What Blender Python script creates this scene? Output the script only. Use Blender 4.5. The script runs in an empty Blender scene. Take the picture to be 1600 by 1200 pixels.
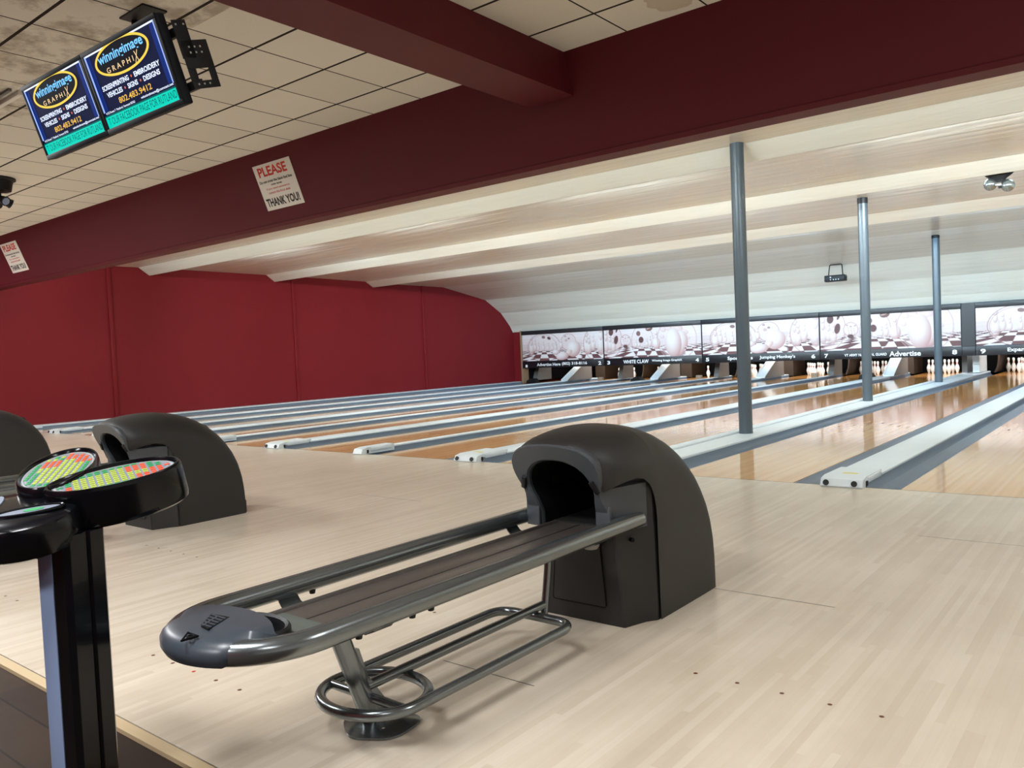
import bpy, bmesh, math, random
import numpy as np
from mathutils import Vector, Matrix

PI = math.pi
C = bpy.context.scene.collection
scene = bpy.context.scene

# ------------------------------------------------------------------ camera, light, exposure
cam_d = bpy.data.cameras.new('camera')
cam = bpy.data.objects.new('camera', cam_d)
C.objects.link(cam)
_yaw, _pitch, _roll = 0.678951, -0.039799, -0.044556
_cy, _sy, _cp, _sp = math.cos(_yaw), math.sin(_yaw), math.cos(_pitch), math.sin(_pitch)
_f = Vector((-_sy * _cp, _cy * _cp, _sp)); _r = Vector((_cy, _sy, 0)); _u = _r.cross(_f)
_c, _s = math.cos(_roll), math.sin(_roll)
_rr = _c * _r + _s * _u; _uu = -_s * _r + _c * _u
cam.matrix_world = Matrix(((_rr.x, _uu.x, -_f.x, 2.27513), (_rr.y, _uu.y, -_f.y, -6.26580),
                           (_rr.z, _uu.z, -_f.z, 1.12302), (0, 0, 0, 1)))
cam_d.sensor_width = 36.0
cam_d.lens = 1264.417 / 1600 * 36.0
cam_d.clip_start = 0.05
cam_d.clip_end = 200
scene.camera = cam

scene.view_settings.view_transform = 'Standard'
scene.view_settings.look = 'None'
scene.view_settings.gamma = 1.0
scene.view_settings.use_curve_mapping = False
scene.view_settings.exposure = 0.1

world = bpy.data.worlds.new('world')
scene.world = world
world.use_nodes = True
world.node_tree.nodes['Background'].inputs[0].default_value = (0.9, 0.95, 1.0, 1)
world.node_tree.nodes['Background'].inputs[1].default_value = 0.04


def area(name, loc, size, power, color, direction):
    d = bpy.data.lights.new(name, 'AREA')
    d.shape = 'RECTANGLE'
    d.size, d.size_y = size
    d.energy = power
    d.color = color
    o = bpy.data.objects.new(name, d)
    C.objects.link(o)
    o.location = loc
    o.rotation_euler = Vector(direction).to_track_quat('-Z', 'Y').to_euler()
    return o


# fluorescent tubes hidden behind the three drops of the lane ceiling
# (one more row sits behind the burgundy bulkhead)
for (ty, tz, pw, col, xs) in ((-0.42, 3.26, 64, (0.82, 0.96, 1.0), (-13.2, -9.6, -5.9, -2.2, 1.4, 4.6)),
                              (3.12, 3.315, 120, (0.82, 0.95, 1.0), (-11.9, -7.7, -3.65, 0.6, 4.4)),
                              (6.44, 3.30, 104, (0.78, 0.92, 1.0), (-11.2, -7.5, -3.8, -0.1, 3.6)),
                              (9.79, 3.26, 104, (0.42, 0.73, 1.0), (-11.4, -7.4, -3.6, 0.2, 4.0))):
    for x in xs:
        area('lane_tube_light', (x, ty, tz), (2.2, 0.07), pw, col, (0, 1, -0.22))
# small lamps over the pin decks, behind the masks
for x in (-12.7, -9.2, -5.9, -2.5, 0.6):
    area('pin_deck_light', (x, 17.2, 1.25), (2.6, 0.12), 75, (1.0, 0.98, 0.95), (0, 0.75, -1))
# ceiling troffers of the bowlers' area, around and behind the camera; last one added to lighten the near floor
TROF = (0.97, 0.985, 1.0)
for (x, y, pw) in ((3.4, -3.2, 46), (3.4, -7.0, 34), (0.4, -6.2, 122), (-3.0, -5.8, 85), (-6.4, -5.1, 155), (-9.8, -4.2, 180), (-13.2, -3.2, 110), (0.2, -9.0, 170)):
    area('troffer_light', (x, y, 3.30), (1.2, 0.6), pw, TROF, (0, 0, -1))


# ------------------------------------------------------------------ materials
def lin(c):
    return tuple(((v / 255 + 0.055) / 1.055) ** 2.4 if v > 10 else v / 255 / 12.92 for v in c)


def mat(name, rgb, rough=0.5, metal=0.0, spec=0.5, coat=0.0, coat_rough=0.05, emit=None, estr=0.0):
    m = bpy.data.materials.new(name)
    m.use_nodes = True
    b = m.node_tree.nodes['Principled BSDF']
    b.inputs['Base Color'].default_value = (*lin(rgb), 1)
    b.inputs['Roughness'].default_value = rough
    b.inputs['Metallic'].default_value = metal
    b.inputs['Specular IOR Level'].default_value = spec
    b.inputs['Coat Weight'].default_value = coat
    b.inputs['Coat Roughness'].default_value = coat_rough
    if emit:
        b.inputs['Emission Color'].default_value = (*lin(emit), 1)
        b.inputs['Emission Strength'].default_value = estr
    return m


class NT:
    """tiny node helper"""
    def __init__(self, m):
        self.t = m.node_tree
        self.b = self.t.nodes['Principled BSDF']

    def n(self, typ, **kw):
        x = self.t.nodes.new(typ)
        for k, v in kw.items():
            setattr(x, k, v)
        return x

    def l(self, a, b):
        self.t.links.new(a, b)

    def math(self, op, a, b=None):
        x = self.n('ShaderNodeMath', operation=op)
        for i, v in enumerate((a, b)):
            if v is None:
                continue
            if isinstance(v, (int, float)):
                x.inputs[i].default_value = v
            else:
                self.l(v, x.inputs[i])
        return x.outputs[0]

    def mix(self, fac, a, b):
        x = self.n('ShaderNodeMix', data_type='RGBA')
        for i, v in ((0, fac), (6, a), (7, b)):
            if isinstance(v, (int, float)):
                x.inputs[i].default_value = v
            elif isinstance(v, tuple):
                x.inputs[i].default_value = (*v, 1)
            else:
                self.l(v, x.inputs[i])
        return x.outputs[2]

    def comb(self, x, y, z):
        c = self.n('ShaderNodeCombineXYZ')
        for i, v in enumerate((x, y, z)):
            if isinstance(v, (int, float)):
                c.inputs[i].default_value = v
            else:
                self.l(v, c.inputs[i])
        return c.outputs[0]

    def pos(self):
        g = self.n('ShaderNodeNewGeometry')
        s = self.n('ShaderNodeSeparateXYZ')
        self.l(g.outputs['Position'], s.inputs[0])
        return s.outputs

    def noise(self, vec, scale, detail=3, rough=0.5):
        x = self.n('ShaderNodeTexNoise')
        x.inputs['Scale'].default_value = scale
        x.inputs['Detail'].default_value = detail
        x.inputs['Roughness'].default_value = rough
        if vec is not None:
            self.l(vec, x.inputs['Vector'])
        return x.outputs[0]

    def white(self, vec):
        x = self.n('ShaderNodeTexWhiteNoise', noise_dimensions='3D')
        self.l(vec, x.inputs[0])
        return x.outputs[0]

    def ramp(self, fac, stops):
        r = self.n('ShaderNodeValToRGB')
        e = r.color_ramp.elements
        while len(e) < len(stops):
            e.new(0.5)
        for i, (p, c) in enumerate(stops):
            e[i].position = p
            e[i].color = (*c, 1)
        self.l(fac, r.inputs[0])
        return r.outputs[0]

    def bump(self, h, strength, dist=0.01):
        b = self.n('ShaderNodeBump')
        b.inputs['Strength'].default_value = strength
        b.inputs['Distance'].default_value = dist
        self.l(h, b.inputs['Height'])
        self.l(b.outputs[0], self.b.inputs['Normal'])


def wood(name, cols, width, length, rough, coat=0.0, across_x=True, seam=0.35, coat_rough=0.05, wear=0.0, ior=1.5):
    """boards running along Y (across_x) or along X, each with its own tone, fine grain and dark joints"""
    m = mat(name, (200, 170, 120), rough, coat=coat, coat_rough=coat_rough)
    m.node_tree.nodes['Principled BSDF'].inputs['IOR'].default_value = ior
    k = NT(m)
    px, py, pz = k.pos()
    a, l = (px, py) if across_x else (py, px)
    ia = k.math('FLOOR', k.math('DIVIDE', a, width))
    off = k.white(k.comb(ia, 3.7, 0))
    il = k.math('FLOOR', k.math('ADD', k.math('DIVIDE', l, length), k.math('MULTIPLY', off, 7.0)))
    tone = k.white(k.comb(ia, il, 1.3))
    base = k.ramp(tone, [(0.0, lin(cols[0])), (0.5, lin(cols[1])), (1.0, lin(cols[2]))])
    grain = k.noise(k.comb(k.math('MULTIPLY', a, 90.0), k.math('MULTIPLY', l, 2.2), tone), 1.0, 4, 0.6)
    base = k.mix(k.math('MULTIPLY', grain, 0.32), base, lin(cols[3]))
    fr = k.math('FRACT', k.math('DIVIDE', a, width))
    edge = k.math('LESS_THAN', fr, 0.05)
    base = k.mix(k.math('MULTIPLY', edge, seam), base, lin(cols[3]))
    if wear:
        w = k.noise(k.comb(k.math('MULTIPLY', px, 1.1), k.math('MULTIPLY', py, 0.7), 0.0), 1.0, 5, 0.65)
        w = k.math('MULTIPLY', k.math('SUBTRACT', w, 0.45), wear)
        w = k.math('MAXIMUM', w, 0.0)
        base = k.mix(w, base, lin((150, 128, 96)))
    k.l(base, k.b.inputs['Base Color'])
    r = k.noise(k.comb(px, py, 0.0), 3.0, 3)
    k.l(k.math('ADD', k.math('MULTIPLY', r, rough * 0.3), rough * 0.85), k.b.inputs['Roughness'])
    return m


M = {}
M['approach'] = wood('maple_approach', ((203, 190, 171), (211, 199, 181), (218, 207, 190), (182, 163, 137)), 0.0265, 0.9, 0.42, coat=0.5, coat_rough=0.2, seam=0.12, wear=0.9)
M['lane'] = wood('oiled_lane_wood', ((184, 124, 64), (196, 138, 76), (206, 150, 88), (150, 92, 42)), 0.0265, 1.6, 0.09, seam=0.15, ior=1.38)
M['lane_maple'] = wood('lane_maple_head', ((204, 160, 110), (212, 170, 120), (218, 180, 132), (180, 134, 86)), 0.0265, 1.6, 0.09, seam=0.15, ior=1.38)
M['lounge'] = wood('dark_lounge_boards', ((44, 31, 23), (54, 39, 29), (66, 49, 37), (20, 14, 10)), 0.15, 1.3, 0.6, across_x=False, seam=0.8)


M['lounge'].node_tree.nodes['Principled BSDF'].inputs['Specular IOR Level'].default_value = 0.12


def painted(name, rgb, rough, bump=0.0, sx=1.0, sy=1.0, sz=1.0, var=0.06, spec=0.5):
    m = mat(name, rgb, rough, spec=spec)
    k = NT(m)
    px, py, pz = k.pos()
    v = k.comb(k.math('MULTIPLY', px, sx), k.math('MULTIPLY', py, sy), k.math('MULTIPLY', pz, sz))
    h = k.noise(v, 1.0, 4, 0.55)
    c = lin(rgb)
    k.l(k.mix(h, tuple(x * (1 - var) for x in c), tuple(min(1, x * (1 + var)) for x in c)), k.b.inputs['Base Color'])
    if bump:
        k.bump(h, bump, 0.02)
    return m


M['wall_red'] = painted('burgundy_wall_paint', (116, 26, 32), 0.6, 0.0, 1, 1, 1, 0.05, spec=0.2)
M['red_beam'] = painted('burgundy_beam_paint', (88, 23, 32), 0.55, 0.0, 1, 1, 1, 0.05, spec=0.25)
M['lane_ceiling'] = painted('glossy_cream_ceiling_paint', (217, 216, 205), 0.22, 0.9, 0.5, 5, 2, 0.03, spec=0.5)
M['ceiling_tile'] = None
M['pit'] = mat('pit_black', (10, 10, 11), 0.9, spec=0.1)
M['frame_black'] = mat('charcoal_frame', (34, 36, 40), 0.4)
M['strip_black'] = mat('black_sign_strip', (16, 17, 24), 0.4)
M['white_letter'] = mat('white_lettering', (240, 242, 245), 0.5)
M['kick_grey'] = mat('grey_kickback', (104, 102, 100), 0.6)
M['kick_brown'] = mat('brown_kickback_wood', (54, 40, 28), 0.5)
M['trim_wood'] = mat('tan_edge_trim', (150, 122, 96), 0.5)
M['cap_white'] = painted('pale_divider_cap', (214, 222, 226), 0.35, 0, 3, 3, 3, 0.05)
M['gutter'] = painted('slate_gutter', (96, 110, 126), 0.28, 0.0, 6, 1.2, 1, 0.16)
M['hole_dark'] = mat('dark_port', (14, 14, 16), 0.6)
M['steel_grey'] = mat('pole_grey_paint', (70, 81, 89), 0.34, 0.0)
M['yellow_label'] = mat('yellow_sticker', (214, 200, 90), 0.5)
M['hood'] = painted('black_molded_plastic', (29, 28, 27), 0.52, 0.0, 4, 4, 4, 0.12)
M['hood_inner'] = mat('dark_hood_cavity', (8, 8, 9), 0.8, spec=0.2)
M['hood_face'] = painted('slate_plastic', (62, 66, 70), 0.45, 0.0, 4, 4, 4, 0.1)
M['rail'] = mat('gunmetal_rail', (124, 130, 132), 0.22, 0.85)
M['tray'] = painted('scuffed_dark_tray', (66, 60, 56), 0.32, 0.0, 6, 30, 3, 0.2)
M['tray_pad'] = mat('greenish_tray_end', (76, 82, 76), 0.5)
M['nose'] = painted('blue_black_nose_plastic', (54, 60, 68), 0.36, 0.0, 20, 20, 20, 0.12)
M['cup_grey'] = mat('grey_plastic_cup', (150, 148, 140), 0.5)
M['console'] = mat('gloss_black_console', (8, 9, 13), 0.2, spec=0.25, coat=0.12)
M['console_strip'] = mat('blue_grey_strip', (132, 150, 184), 0.4)
M['key_bg'] = mat('silver_keypad_overlay', (108, 116, 130), 0.35)
M['key_yellow'] = mat('yellow_key', (158, 172, 52), 0.45)
M['key_green'] = mat('green_key', (26, 136, 74), 0.45)
M['key_orange'] = mat('orange_key', (214, 74, 28), 0.45)
M['key_ink'] = mat('key_ink', (48, 62, 30), 0.5)
M['pin_white'] = mat('pin_white', (236, 234, 228), 0.25)
M['pin_red'] = mat('pin_red_band', (170, 30, 36), 0.3)
M['black_metal'] = mat('black_metal', (18, 18, 20), 0.5, spec=0.3)
M['globe'] = mat('mirror_globe', (150, 162, 166), 0.22, 0.85)
M['chrome'] = mat('chrome', (210, 212, 210), 0.15, 1.0)
M['lens'] = mat('pale_lens', (200, 210, 220), 0.1)
M['sign_white'] = mat('white_paper_sign', (226, 222, 214), 0.6)
M['sign_red'] = mat('red_ink', (196, 44, 36), 0.6)
M['sign_black'] = mat('black_ink', (28, 28, 30), 0.6)
M['seam'] = mat('dark_seam', (48, 40, 32), 0.7)
M['dot_brown'] = mat('brown_inlay', (96, 58, 40), 0.5)
M['dot_red'] = mat('red_inlay', (176, 60, 44), 0.5)
M['edge_board'] = wood('pale_edge_board', ((198, 176, 140), (206, 186, 150), (212, 192, 158), (170, 140, 100)), 0.045, 3.0, 0.4, across_x=False, seam=0.1)
M['bezel'] = mat('monitor_bezel', (14, 15, 19), 0.55, spec=0.2)


def glow(name, rgb, s):
    return mat(name, (0, 0, 0), 0.5, spec=0.04, emit=rgb, estr=s)


M['s_navy'] = glow('screen_navy', (10, 18, 58), 0.9)
M['s_blue'] = glow('screen_edge_blue', (14, 44, 122), 0.9)
M['s_dark'] = glow('screen_black', (8, 9, 24), 0.8)
M['s_white'] = glow('screen_white', (224, 234, 255), 1.2)
M['s_peri'] = glow('screen_periwinkle', (150, 176, 250), 1.1)
M['s_sky'] = glow('screen_sky', (120, 196, 255), 1.2)
M['s_yellow'] = glow('screen_yellow', (250, 214, 84), 1.0)
M['s_cream'] = glow('screen_cream', (250, 214, 160), 1.0)
M['s_orange'] = glow('screen_orange', (240, 190, 80), 1.0)
M['s_teal'] = glow('screen_teal', (0, 214, 190), 1.0)
M['s_tealdark'] = glow('screen_teal_dark', (0, 96, 92), 1.0)
M['s_red'] = glow('screen_red', (230, 110, 80), 1.0)


def ceiling_tile():
    m = mat('speckled_ceiling_tile', (180, 164, 136), 0.9, spec=0.15)
    k = NT(m)
    px, py, pz = k.pos()
    right = k.math('GREATER_THAN', px, -1.4)
    ox = k.math('SUBTRACT', 2.714, k.math('MULTIPLY', right, 2.057))
    fx = k.math('FRACT', k.math('ADD', k.math('DIVIDE', k.math('ADD', px, ox), 0.6096), 40.0))
    fy = k.math('FRACT', k.math('ADD', k.math('DIVIDE', k.math('ADD', py, 1.590), 0.6135), 40.0))

    def line(f, w):
        a = k.math('LESS_THAN', f, w)
        b = k.math('GREATER_THAN', f, 1 - w)
        return k.math('MAXIMUM', a, b)
    g = k.math('MAXIMUM', line(fx, 0.011), line(fy, 0.019))
    ix = k.math('FLOOR', k.math('DIVIDE', k.math('ADD', px, ox), 0.6096))
    iy = k.math('FLOOR', k.math('DIVIDE', k.math('ADD', py, 1.590), 0.6135))
    tone = k.white(k.comb(ix, iy, 0.5))
    base = k.mix(tone, lin((216, 210, 199)), lin((226, 220, 209)))
    p = k.comb(px, py, 0.0)
    sp = k.noise(p, 90.0, 2, 0.7)
    base = k.mix(k.math('MULTIPLY', k.math('GREATER_THAN', sp, 0.66), 0.22), base, lin((112, 96, 72)))
    # old water marks and dirt on tiles around the monitors
    st = k.noise(p, 2.6, 5, 0.7)
    near = k.math('MULTIPLY', k.math('LESS_THAN', py, -3.3), 0.75)
    st = k.math('MULTIPLY', k.math('MAXIMUM', k.math('MULTIPLY', k.math('SUBTRACT', st, 0.46), 5.0), 0.0), near)
    base = k.mix(k.math('MINIMUM', st, 0.55), base, lin((120, 98, 66)))
    d = k.math('SQRT', k.math('ADD', k.math('POWER', k.math('ADD', px, 0.18), 2.0), k.math('POWER', k.math('ADD', py, 1.42), 2.0)))
    rg = k.math('ADD', d, k.math('MULTIPLY', k.math('SUBTRACT', k.noise(p, 9.0, 4), 0.5), 0.16))
    spot = k.math('MULTIPLY', k.math('LESS_THAN', rg, 0.16), 0.35)
    ring = k.math('MULTIPLY', k.math('MULTIPLY', k.math('GREATER_THAN', rg, 0.135), k.math('LESS_THAN', rg, 0.165)), 0.4)
    base = k.mix(k.math('MAXIMUM', spot, ring), base, lin((150, 112, 52)))
    base = k.mix(g, base, lin((44, 36, 30)))
    k.l(base, k.b.inputs['Base Color'])
    k.bump(k.math('SUBTRACT', sp, k.math('MULTIPLY', g, 1.0)), 0.25, 0.006)
    return m


M['ceiling_tile'] = ceiling_tile()


def print_mat(name):
    m = mat(name, (255, 255, 255), 0.5)
    k = NT(m)
    a = k.n('ShaderNodeVertexColor')
    a.layer_name = 'art'
    k.l(a.outputs[0], k.b.inputs['Base Color'])
    return m


M['mural'] = print_mat('mask_mural_print')


# ------------------------------------------------------------------ mesh building
class MB:
    def __init__(self):
        self.v, self.f, self.m = [], [], []

    def add(self, vs, fs, mi=0, T=None):
        b = len(self.v)
        self.v += [tuple(T @ Vector(p)) if T is not None else tuple(p) for p in vs]
        for f in fs:
            self.f.append([b + i for i in f])
            self.m.append(mi)
        return self

    def box(self, x0, x1, y0, y1, z0, z1, mi=0, bev=0.0, T=None, seg=2):
        bm = bmesh.new()
        bmesh.ops.create_cube(bm, size=1.0)
        for v in bm.verts:
            v.co = Vector(((x0 + x1) / 2 + v.co.x * (x1 - x0), (y0 + y1) / 2 + v.co.y * (y1 - y0), (z0 + z1) / 2 + v.co.z * (z1 - z0)))
        if bev:
            bmesh.ops.bevel(bm, geom=bm.edges[:], offset=bev, segments=seg, profile=0.5, affect='EDGES')
        bm.verts.index_update()
        self.add([v.co[:] for v in bm.verts], [[v.index for v in f.verts] for f in bm.faces], mi, T)
        bm.free()
        return self

    def rings(self, rings, closed=True, caps=True, mi=0, T=None, loop=False):
        n = len(rings[0])
        vs = [p for r in rings for p in r]
        fs = []
        R = len(rings)
        for i in range(R if loop else R - 1):
            for j in range(n if closed else n - 1):
                a, b = i * n + j, i * n + (j + 1) % n
                c, d = ((i + 1) % R) * n + (j + 1) % n, ((i + 1) % R) * n + j
                fs.append([a, b, c, d])
        if caps and not loop:
            fs.append(list(range(n)))
            fs.append([(R - 1) * n + j for j in range(n)])
        return self.add(vs, fs, mi, T)

    def tube(self, pts, r, seg=14, closed=False, caps=True, mi=0, T=None):
        P = [Vector(p) for p in pts]
        n = len(P)
        tang = []
        for i in range(n):
            a = P[(i - 1) % n] if (closed or i) else P[0]
            b = P[(i + 1) % n] if (closed or i < n - 1) else P[-1]
            tang.append((b - a).normalized())
        up = Vector((0, 0, 1)) if abs(tang[0].z) < 0.9 else Vector((0, 1, 0))
        rings = []
        nv = (up - tang[0] * up.dot(tang[0])).normalized()
        for i in range(n):
            nv = (nv - tang[i] * nv.dot(tang[i])).normalized()
            bv = tang[i].cross(nv)
            rad = r[i] if isinstance(r, (list, tuple)) else r
            rings.append([tuple(P[i] + (nv * math.cos(2 * PI * j / seg) + bv * math.sin(2 * PI * j / seg)) * rad) for j in range(seg)])
        return self.rings(rings, True, caps, mi, T, loop=closed)

    def lathe(self, prof, seg=20, mi=0, T=None, mis=None):
        rings = [[(r * math.cos(2 * PI * j / seg), r * math.sin(2 * PI * j / seg), z) for j in range(seg)] for r, z in prof]
        if mis is None:
            return self.rings(rings, True, True, mi, T)
        for i in range(len(rings) - 1):
            self.rings([rings[i], rings[i + 1]], True, False, mis[i], T)
        return self

    def prism(self, poly, axis, d0, d1, mi=0, T=None):
        def p3(a, b, d):
            return {'x': (d, a, b), 'y': (a, d, b), 'z': (a, b, d)}[axis]
        return self.rings([[p3(a, b, d0) for a, b in poly], [p3(a, b, d1) for a, b in poly]], True, True, mi, T)

    def sphere(self, c, r, mi=0, seg=20, T=None, sz=1.0):
        prof = [(max(1e-4, r * math.sin(PI * i / 12)), -r * sz * math.cos(PI * i / 12)) for i in range(13)]
        Tm = Matrix.Translation(Vector(c))
        return self.lathe(prof, seg, mi, (T @ Tm) if T is not None else Tm)

    def build(self, name, mats, parent=None, angle=35, smooth=True):
        me = bpy.data.meshes.new(name)
        me.from_pydata(self.v, [], self.f)
        if not isinstance(mats, (list, tuple)):
            mats = [mats]
        for m in mats:
            me.materials.append(M[m] if isinstance(m, str) else m)
        me.polygons.foreach_set('material_index', self.m)
        bm = bmesh.new()
        bm.from_mesh(me)
        bmesh.ops.remove_doubles(bm, verts=bm.verts, dist=1e-6)
        bmesh.ops.recalc_face_normals(bm, faces=bm.faces)
        bm.to_mesh(me)
        bm.free()
        if smooth:
            me.polygons.foreach_set('use_smooth', [True] * len(me.polygons))
            me.set_sharp_from_angle(angle=math.radians(angle))
        me.update()
        o = bpy.data.objects.new(name, me)
        C.objects.link(o)
        if parent is not None:
            o.parent = parent
        return o


def tag(o, label=None, cat=None, group=None, kind=None):
    if label:
        o['label'] = label
    if cat:
        o['category'] = cat
    if group:
        o['group'] = group
    if kind:
        o['kind'] = kind
    return o


def thing(name, loc, label, cat, group=None, rz=0.0):
    o = bpy.data.objects.new(name, None)
    o.empty_display_size = 0.1
    C.objects.link(o)
    o.location = loc
    o.rotation_euler = (0, 0, rz)
    return tag(o, label, cat, group)


def copy_tree(o, parent=None):
    c = o.copy()
    C.objects.link(c)
    if parent is not None:
        c.parent = parent
    for ch in list(o.children):
        copy_tree(ch, c)
    return c


def fillet(pts, r, n=6, closed=False):
    P = [Vector(p) for p in pts]
    out = []
    N = len(P)
    for i, p in enumerate(P):
        if not closed and i in (0, N - 1):
            out.append(tuple(p))
            continue
        a, b = P[i - 1], P[(i + 1) % N]
        da, db = (a - p), (b - p)
        t = min(r, da.length * 0.49, db.length * 0.49)
        s, e = p + da.normalized() * t, p + db.normalized() * t
        for k in range(n + 1):
            u = k / n
            out.append(tuple(s * (1 - u) ** 2 + p * 2 * u * (1 - u) + e * u ** 2))
    return out


_txt = {}


def text_geo(s, bold=0.02, shear=0.0):
    key = (s, bold, shear)
    if key not in _txt:
        cu = bpy.data.curves.new('t', 'FONT')
        cu.body = s
        cu.offset = bold
        cu.shear = shear
        cu.resolution_u = 3
        ob = bpy.data.objects.new('t', cu)
        C.objects.link(ob)
        dg = bpy.context.evaluated_depsgraph_get()
        me = bpy.data.meshes.new_from_object(ob.evaluated_get(dg))
        vs = [v.co[:] for v in me.vertices]
        fs = [list(p.vertices) for p in me.polygons]
        bpy.data.objects.remove(ob)
        bpy.data.curves.remove(cu)
        bpy.data.meshes.remove(me)
        _txt[key] = (vs, fs)
    return _txt[key]


def put_text(mb, s, x0, x1, y0, y1, T, mi=0, bold=0.02, shear=0.0, d=0.0):
    """lettering fitted into the rectangle x0..x1, y0..y1 of the plane T (x right, y up, z out of the plane)"""
    vs, fs = text_geo(s, bold, shear)
    ax = [v[0] for v in vs]
    ay = [v[1] for v in vs]
    sx = (x1 - x0) / (max(ax) - min(ax))
    sy = (y1 - y0) / (max(ay) - min(ay))
    mb.add([(x0 + (v[0] - min(ax)) * sx, y0 + (v[1] - min(ay)) * sy, d) for v in vs], fs, mi, T)


def plane_T(o, ex, ey):
    ex, ey = Vector(ex).normalized(), Vector(ey).normalized()
    ez = ex.cross(ey)
    return Matrix(((ex.x, ey.x, ez.x, o[0]), (ex.y, ey.y, ez.y, o[1]), (ex.z, ey.z, ez.z, o[2]), (0, 0, 0, 1)))


NUM = ['zero', 'one', 'two', 'three', 'four', 'five', 'six', 'seven', 'eight', 'nine', 'ten', 'eleven']

# ------------------------------------------------------------------ the hall
L, WW, WN, WP = 1.0541, 0.7818, 0.5086, 0.8906
XW, XR = -15.6, 5.8
lane_x = {}
lane_x[9] = (-L, 0.0)
lane_x[10] = (WW, WW + L)
x = -L - WP
div_x = {'9-10': (0.0, WW), '8-9': (-L - WP, -L), '10-11': (WW + L, WW + L + WN)}
for n, w in ((8, WW), (7, WN), (6, WW), (5, WN), (4, WW), (3, WN), (2, WW), (1, 0)):
    lane_x[n] = (x - L, x)
    x -= L
    if w:
        div_x['%d-%d' % (n - 1, n)] = (x - w, x)
        x -= w
LANE_END = 19.4
YM = 16.02

# subfloor, floors
tag(MB().box(XW, XR, 0.0, 21.0, -0.2, -0.12).build('floor_base', 'pit'), kind='structure')
tag(MB().box(XW, XR, -11.0, -5.13, -0.14, -0.012).build('floor', 'lounge'), 'dark wood plank floor of the seating area', 'floor', kind='structure')
fl = MB()
fl.box(XW, XR, -5.085, 0.0, -0.12, 0.0, 0)
lane_c = [(a + b) / 2 for a, b in lane_x.values()]
for yy in (-4.745, -3.785):
    for xc in lane_c:
        for k in range(-2, 3):
            cx = xc + 0.01 + k * 0.149
            ring = [(cx + 0.0075 * math.cos(t * PI / 6), yy + 0.0075 * math.sin(t * PI / 6), 0.0006) for t in range(12)]
            fl.add(ring, [list(range(12))], 2 if (k == 0 and yy < -4) else 1)
# board joints crossing the approach
for (x0, x1, y) in ((0.66, 1.2, -2.86), (0.2, 0.62, -4.17), (-2.9, -2.2, -1.9), (1.2, 2.4, -1.4)):
    fl.add([(x0, y, 0.0005), (x1, y, 0.0005), (x1, y + 0.004, 0.0005), (x0, y + 0.004, 0.0005)], [[0, 1, 2, 3]], 3)
tag(fl.build('floor_approach', ['approach', 'dot_brown', 'dot_red', 'seam'], smooth=False), 'pale maple approach floor with small inlaid dots', 'floor', kind='structure')
tag(MB().box(XW, XR, -5.13, -5.092, -0.12, 0.002).build('trim_1', 'edge_board', smooth=False), kind='structure')
tag(MB().box(XW, XR, -5.092, -5.085, -0.12, -0.004).build('trim_2', 'seam', smooth=False), kind='structure')
tag(MB().box(XW, XR, 0.0, 0.008, -0.12, 0.0003).build('trim_3', 'seam', smooth=False), kind='structure')
# floor of the lanes out of the picture on the right
tag(MB().box(div_x['10-11'][1], XR, 0.008, LANE_END, -0.12, 0.0).build('floor_right', 'lane', smooth=False), kind='structure')

# walls
zc = 3.346
tag(MB().box(XW - 0.15, XW, -11.0, 21.0, -0.2, 3.6).build('wall_left', 'wall_red'), kind='structure')
tag(MB().box(XR, XR + 0.15, -11.0, 21.0, -0.2, 3.6).build('wall_right', 'sign_white'), kind='structure')
tag(MB().box(XW, XR, -11.15, -11.0, -0.2, 3.6).build('wall_front', 'wall_red'), kind='structure')
tag(MB().box(XW, XR, 20.8, 21.0, -0.2, 3.6).build('wall_back', 'pit'), kind='structure')
tag(MB().box(XW, -15.23, YM + 0.06, YM + 0.16, 0.0, 2.1).build('wall_flank', 'wall_red'), kind='structure')
for i, y in enumerate((2.06, 6.85, 11.65)):
    tag(MB().box(XW, XW + 0.045, y - 0.045, y + 0.045, 0.02, 3.36, bev=0.010).build('trim_%d' % (4 + i), 'wall_red'), kind='structure')

# lane ceiling: saw-tooth drops, then curving down to the masks
prof = [(-0.62, 3.38), (2.75, 3.38), (2.99, 3.21), (3.02, 3.21), (3.03, 3.40), (3.45, 3.385), (6.07, 3.365), (6.31, 3.20), (6.34, 3.20),
        (6.35, 3.385), (6.8, 3.365), (9.38, 3.325), (9.66, 3.17), (9.69, 3.17), (9.70, 3.34), (10.1, 3.315), (10.84, 3.285), (12.61, 3.27),
        (14.64, 2.91), (15.45, 2.47), (15.91, 2.02), (16.06, 1.80)]
up = [(y, z + 0.06) for y, z in prof]
cl = MB()
nx = 24
xs = [XW + (XR - XW) * i / nx for i in range(nx + 1)]
cl.rings([[(x, y, z) for y, z in prof] for x in xs], closed=False, caps=False)
cl.rings([[(x, y, z + 0.4) for y, z in prof] for x in (XW, XR)], closed=False, caps=False)
tag(cl.build('ceiling', 'lane_ceiling', smooth=False), kind='structure')
# suspended tile ceiling of the bowlers' area
tag(MB().box(XW, XR, -11.0, -1.0, zc, zc + 0.05).build('ceiling_tiles', 'ceiling_tile', smooth=False), kind='structure')

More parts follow.
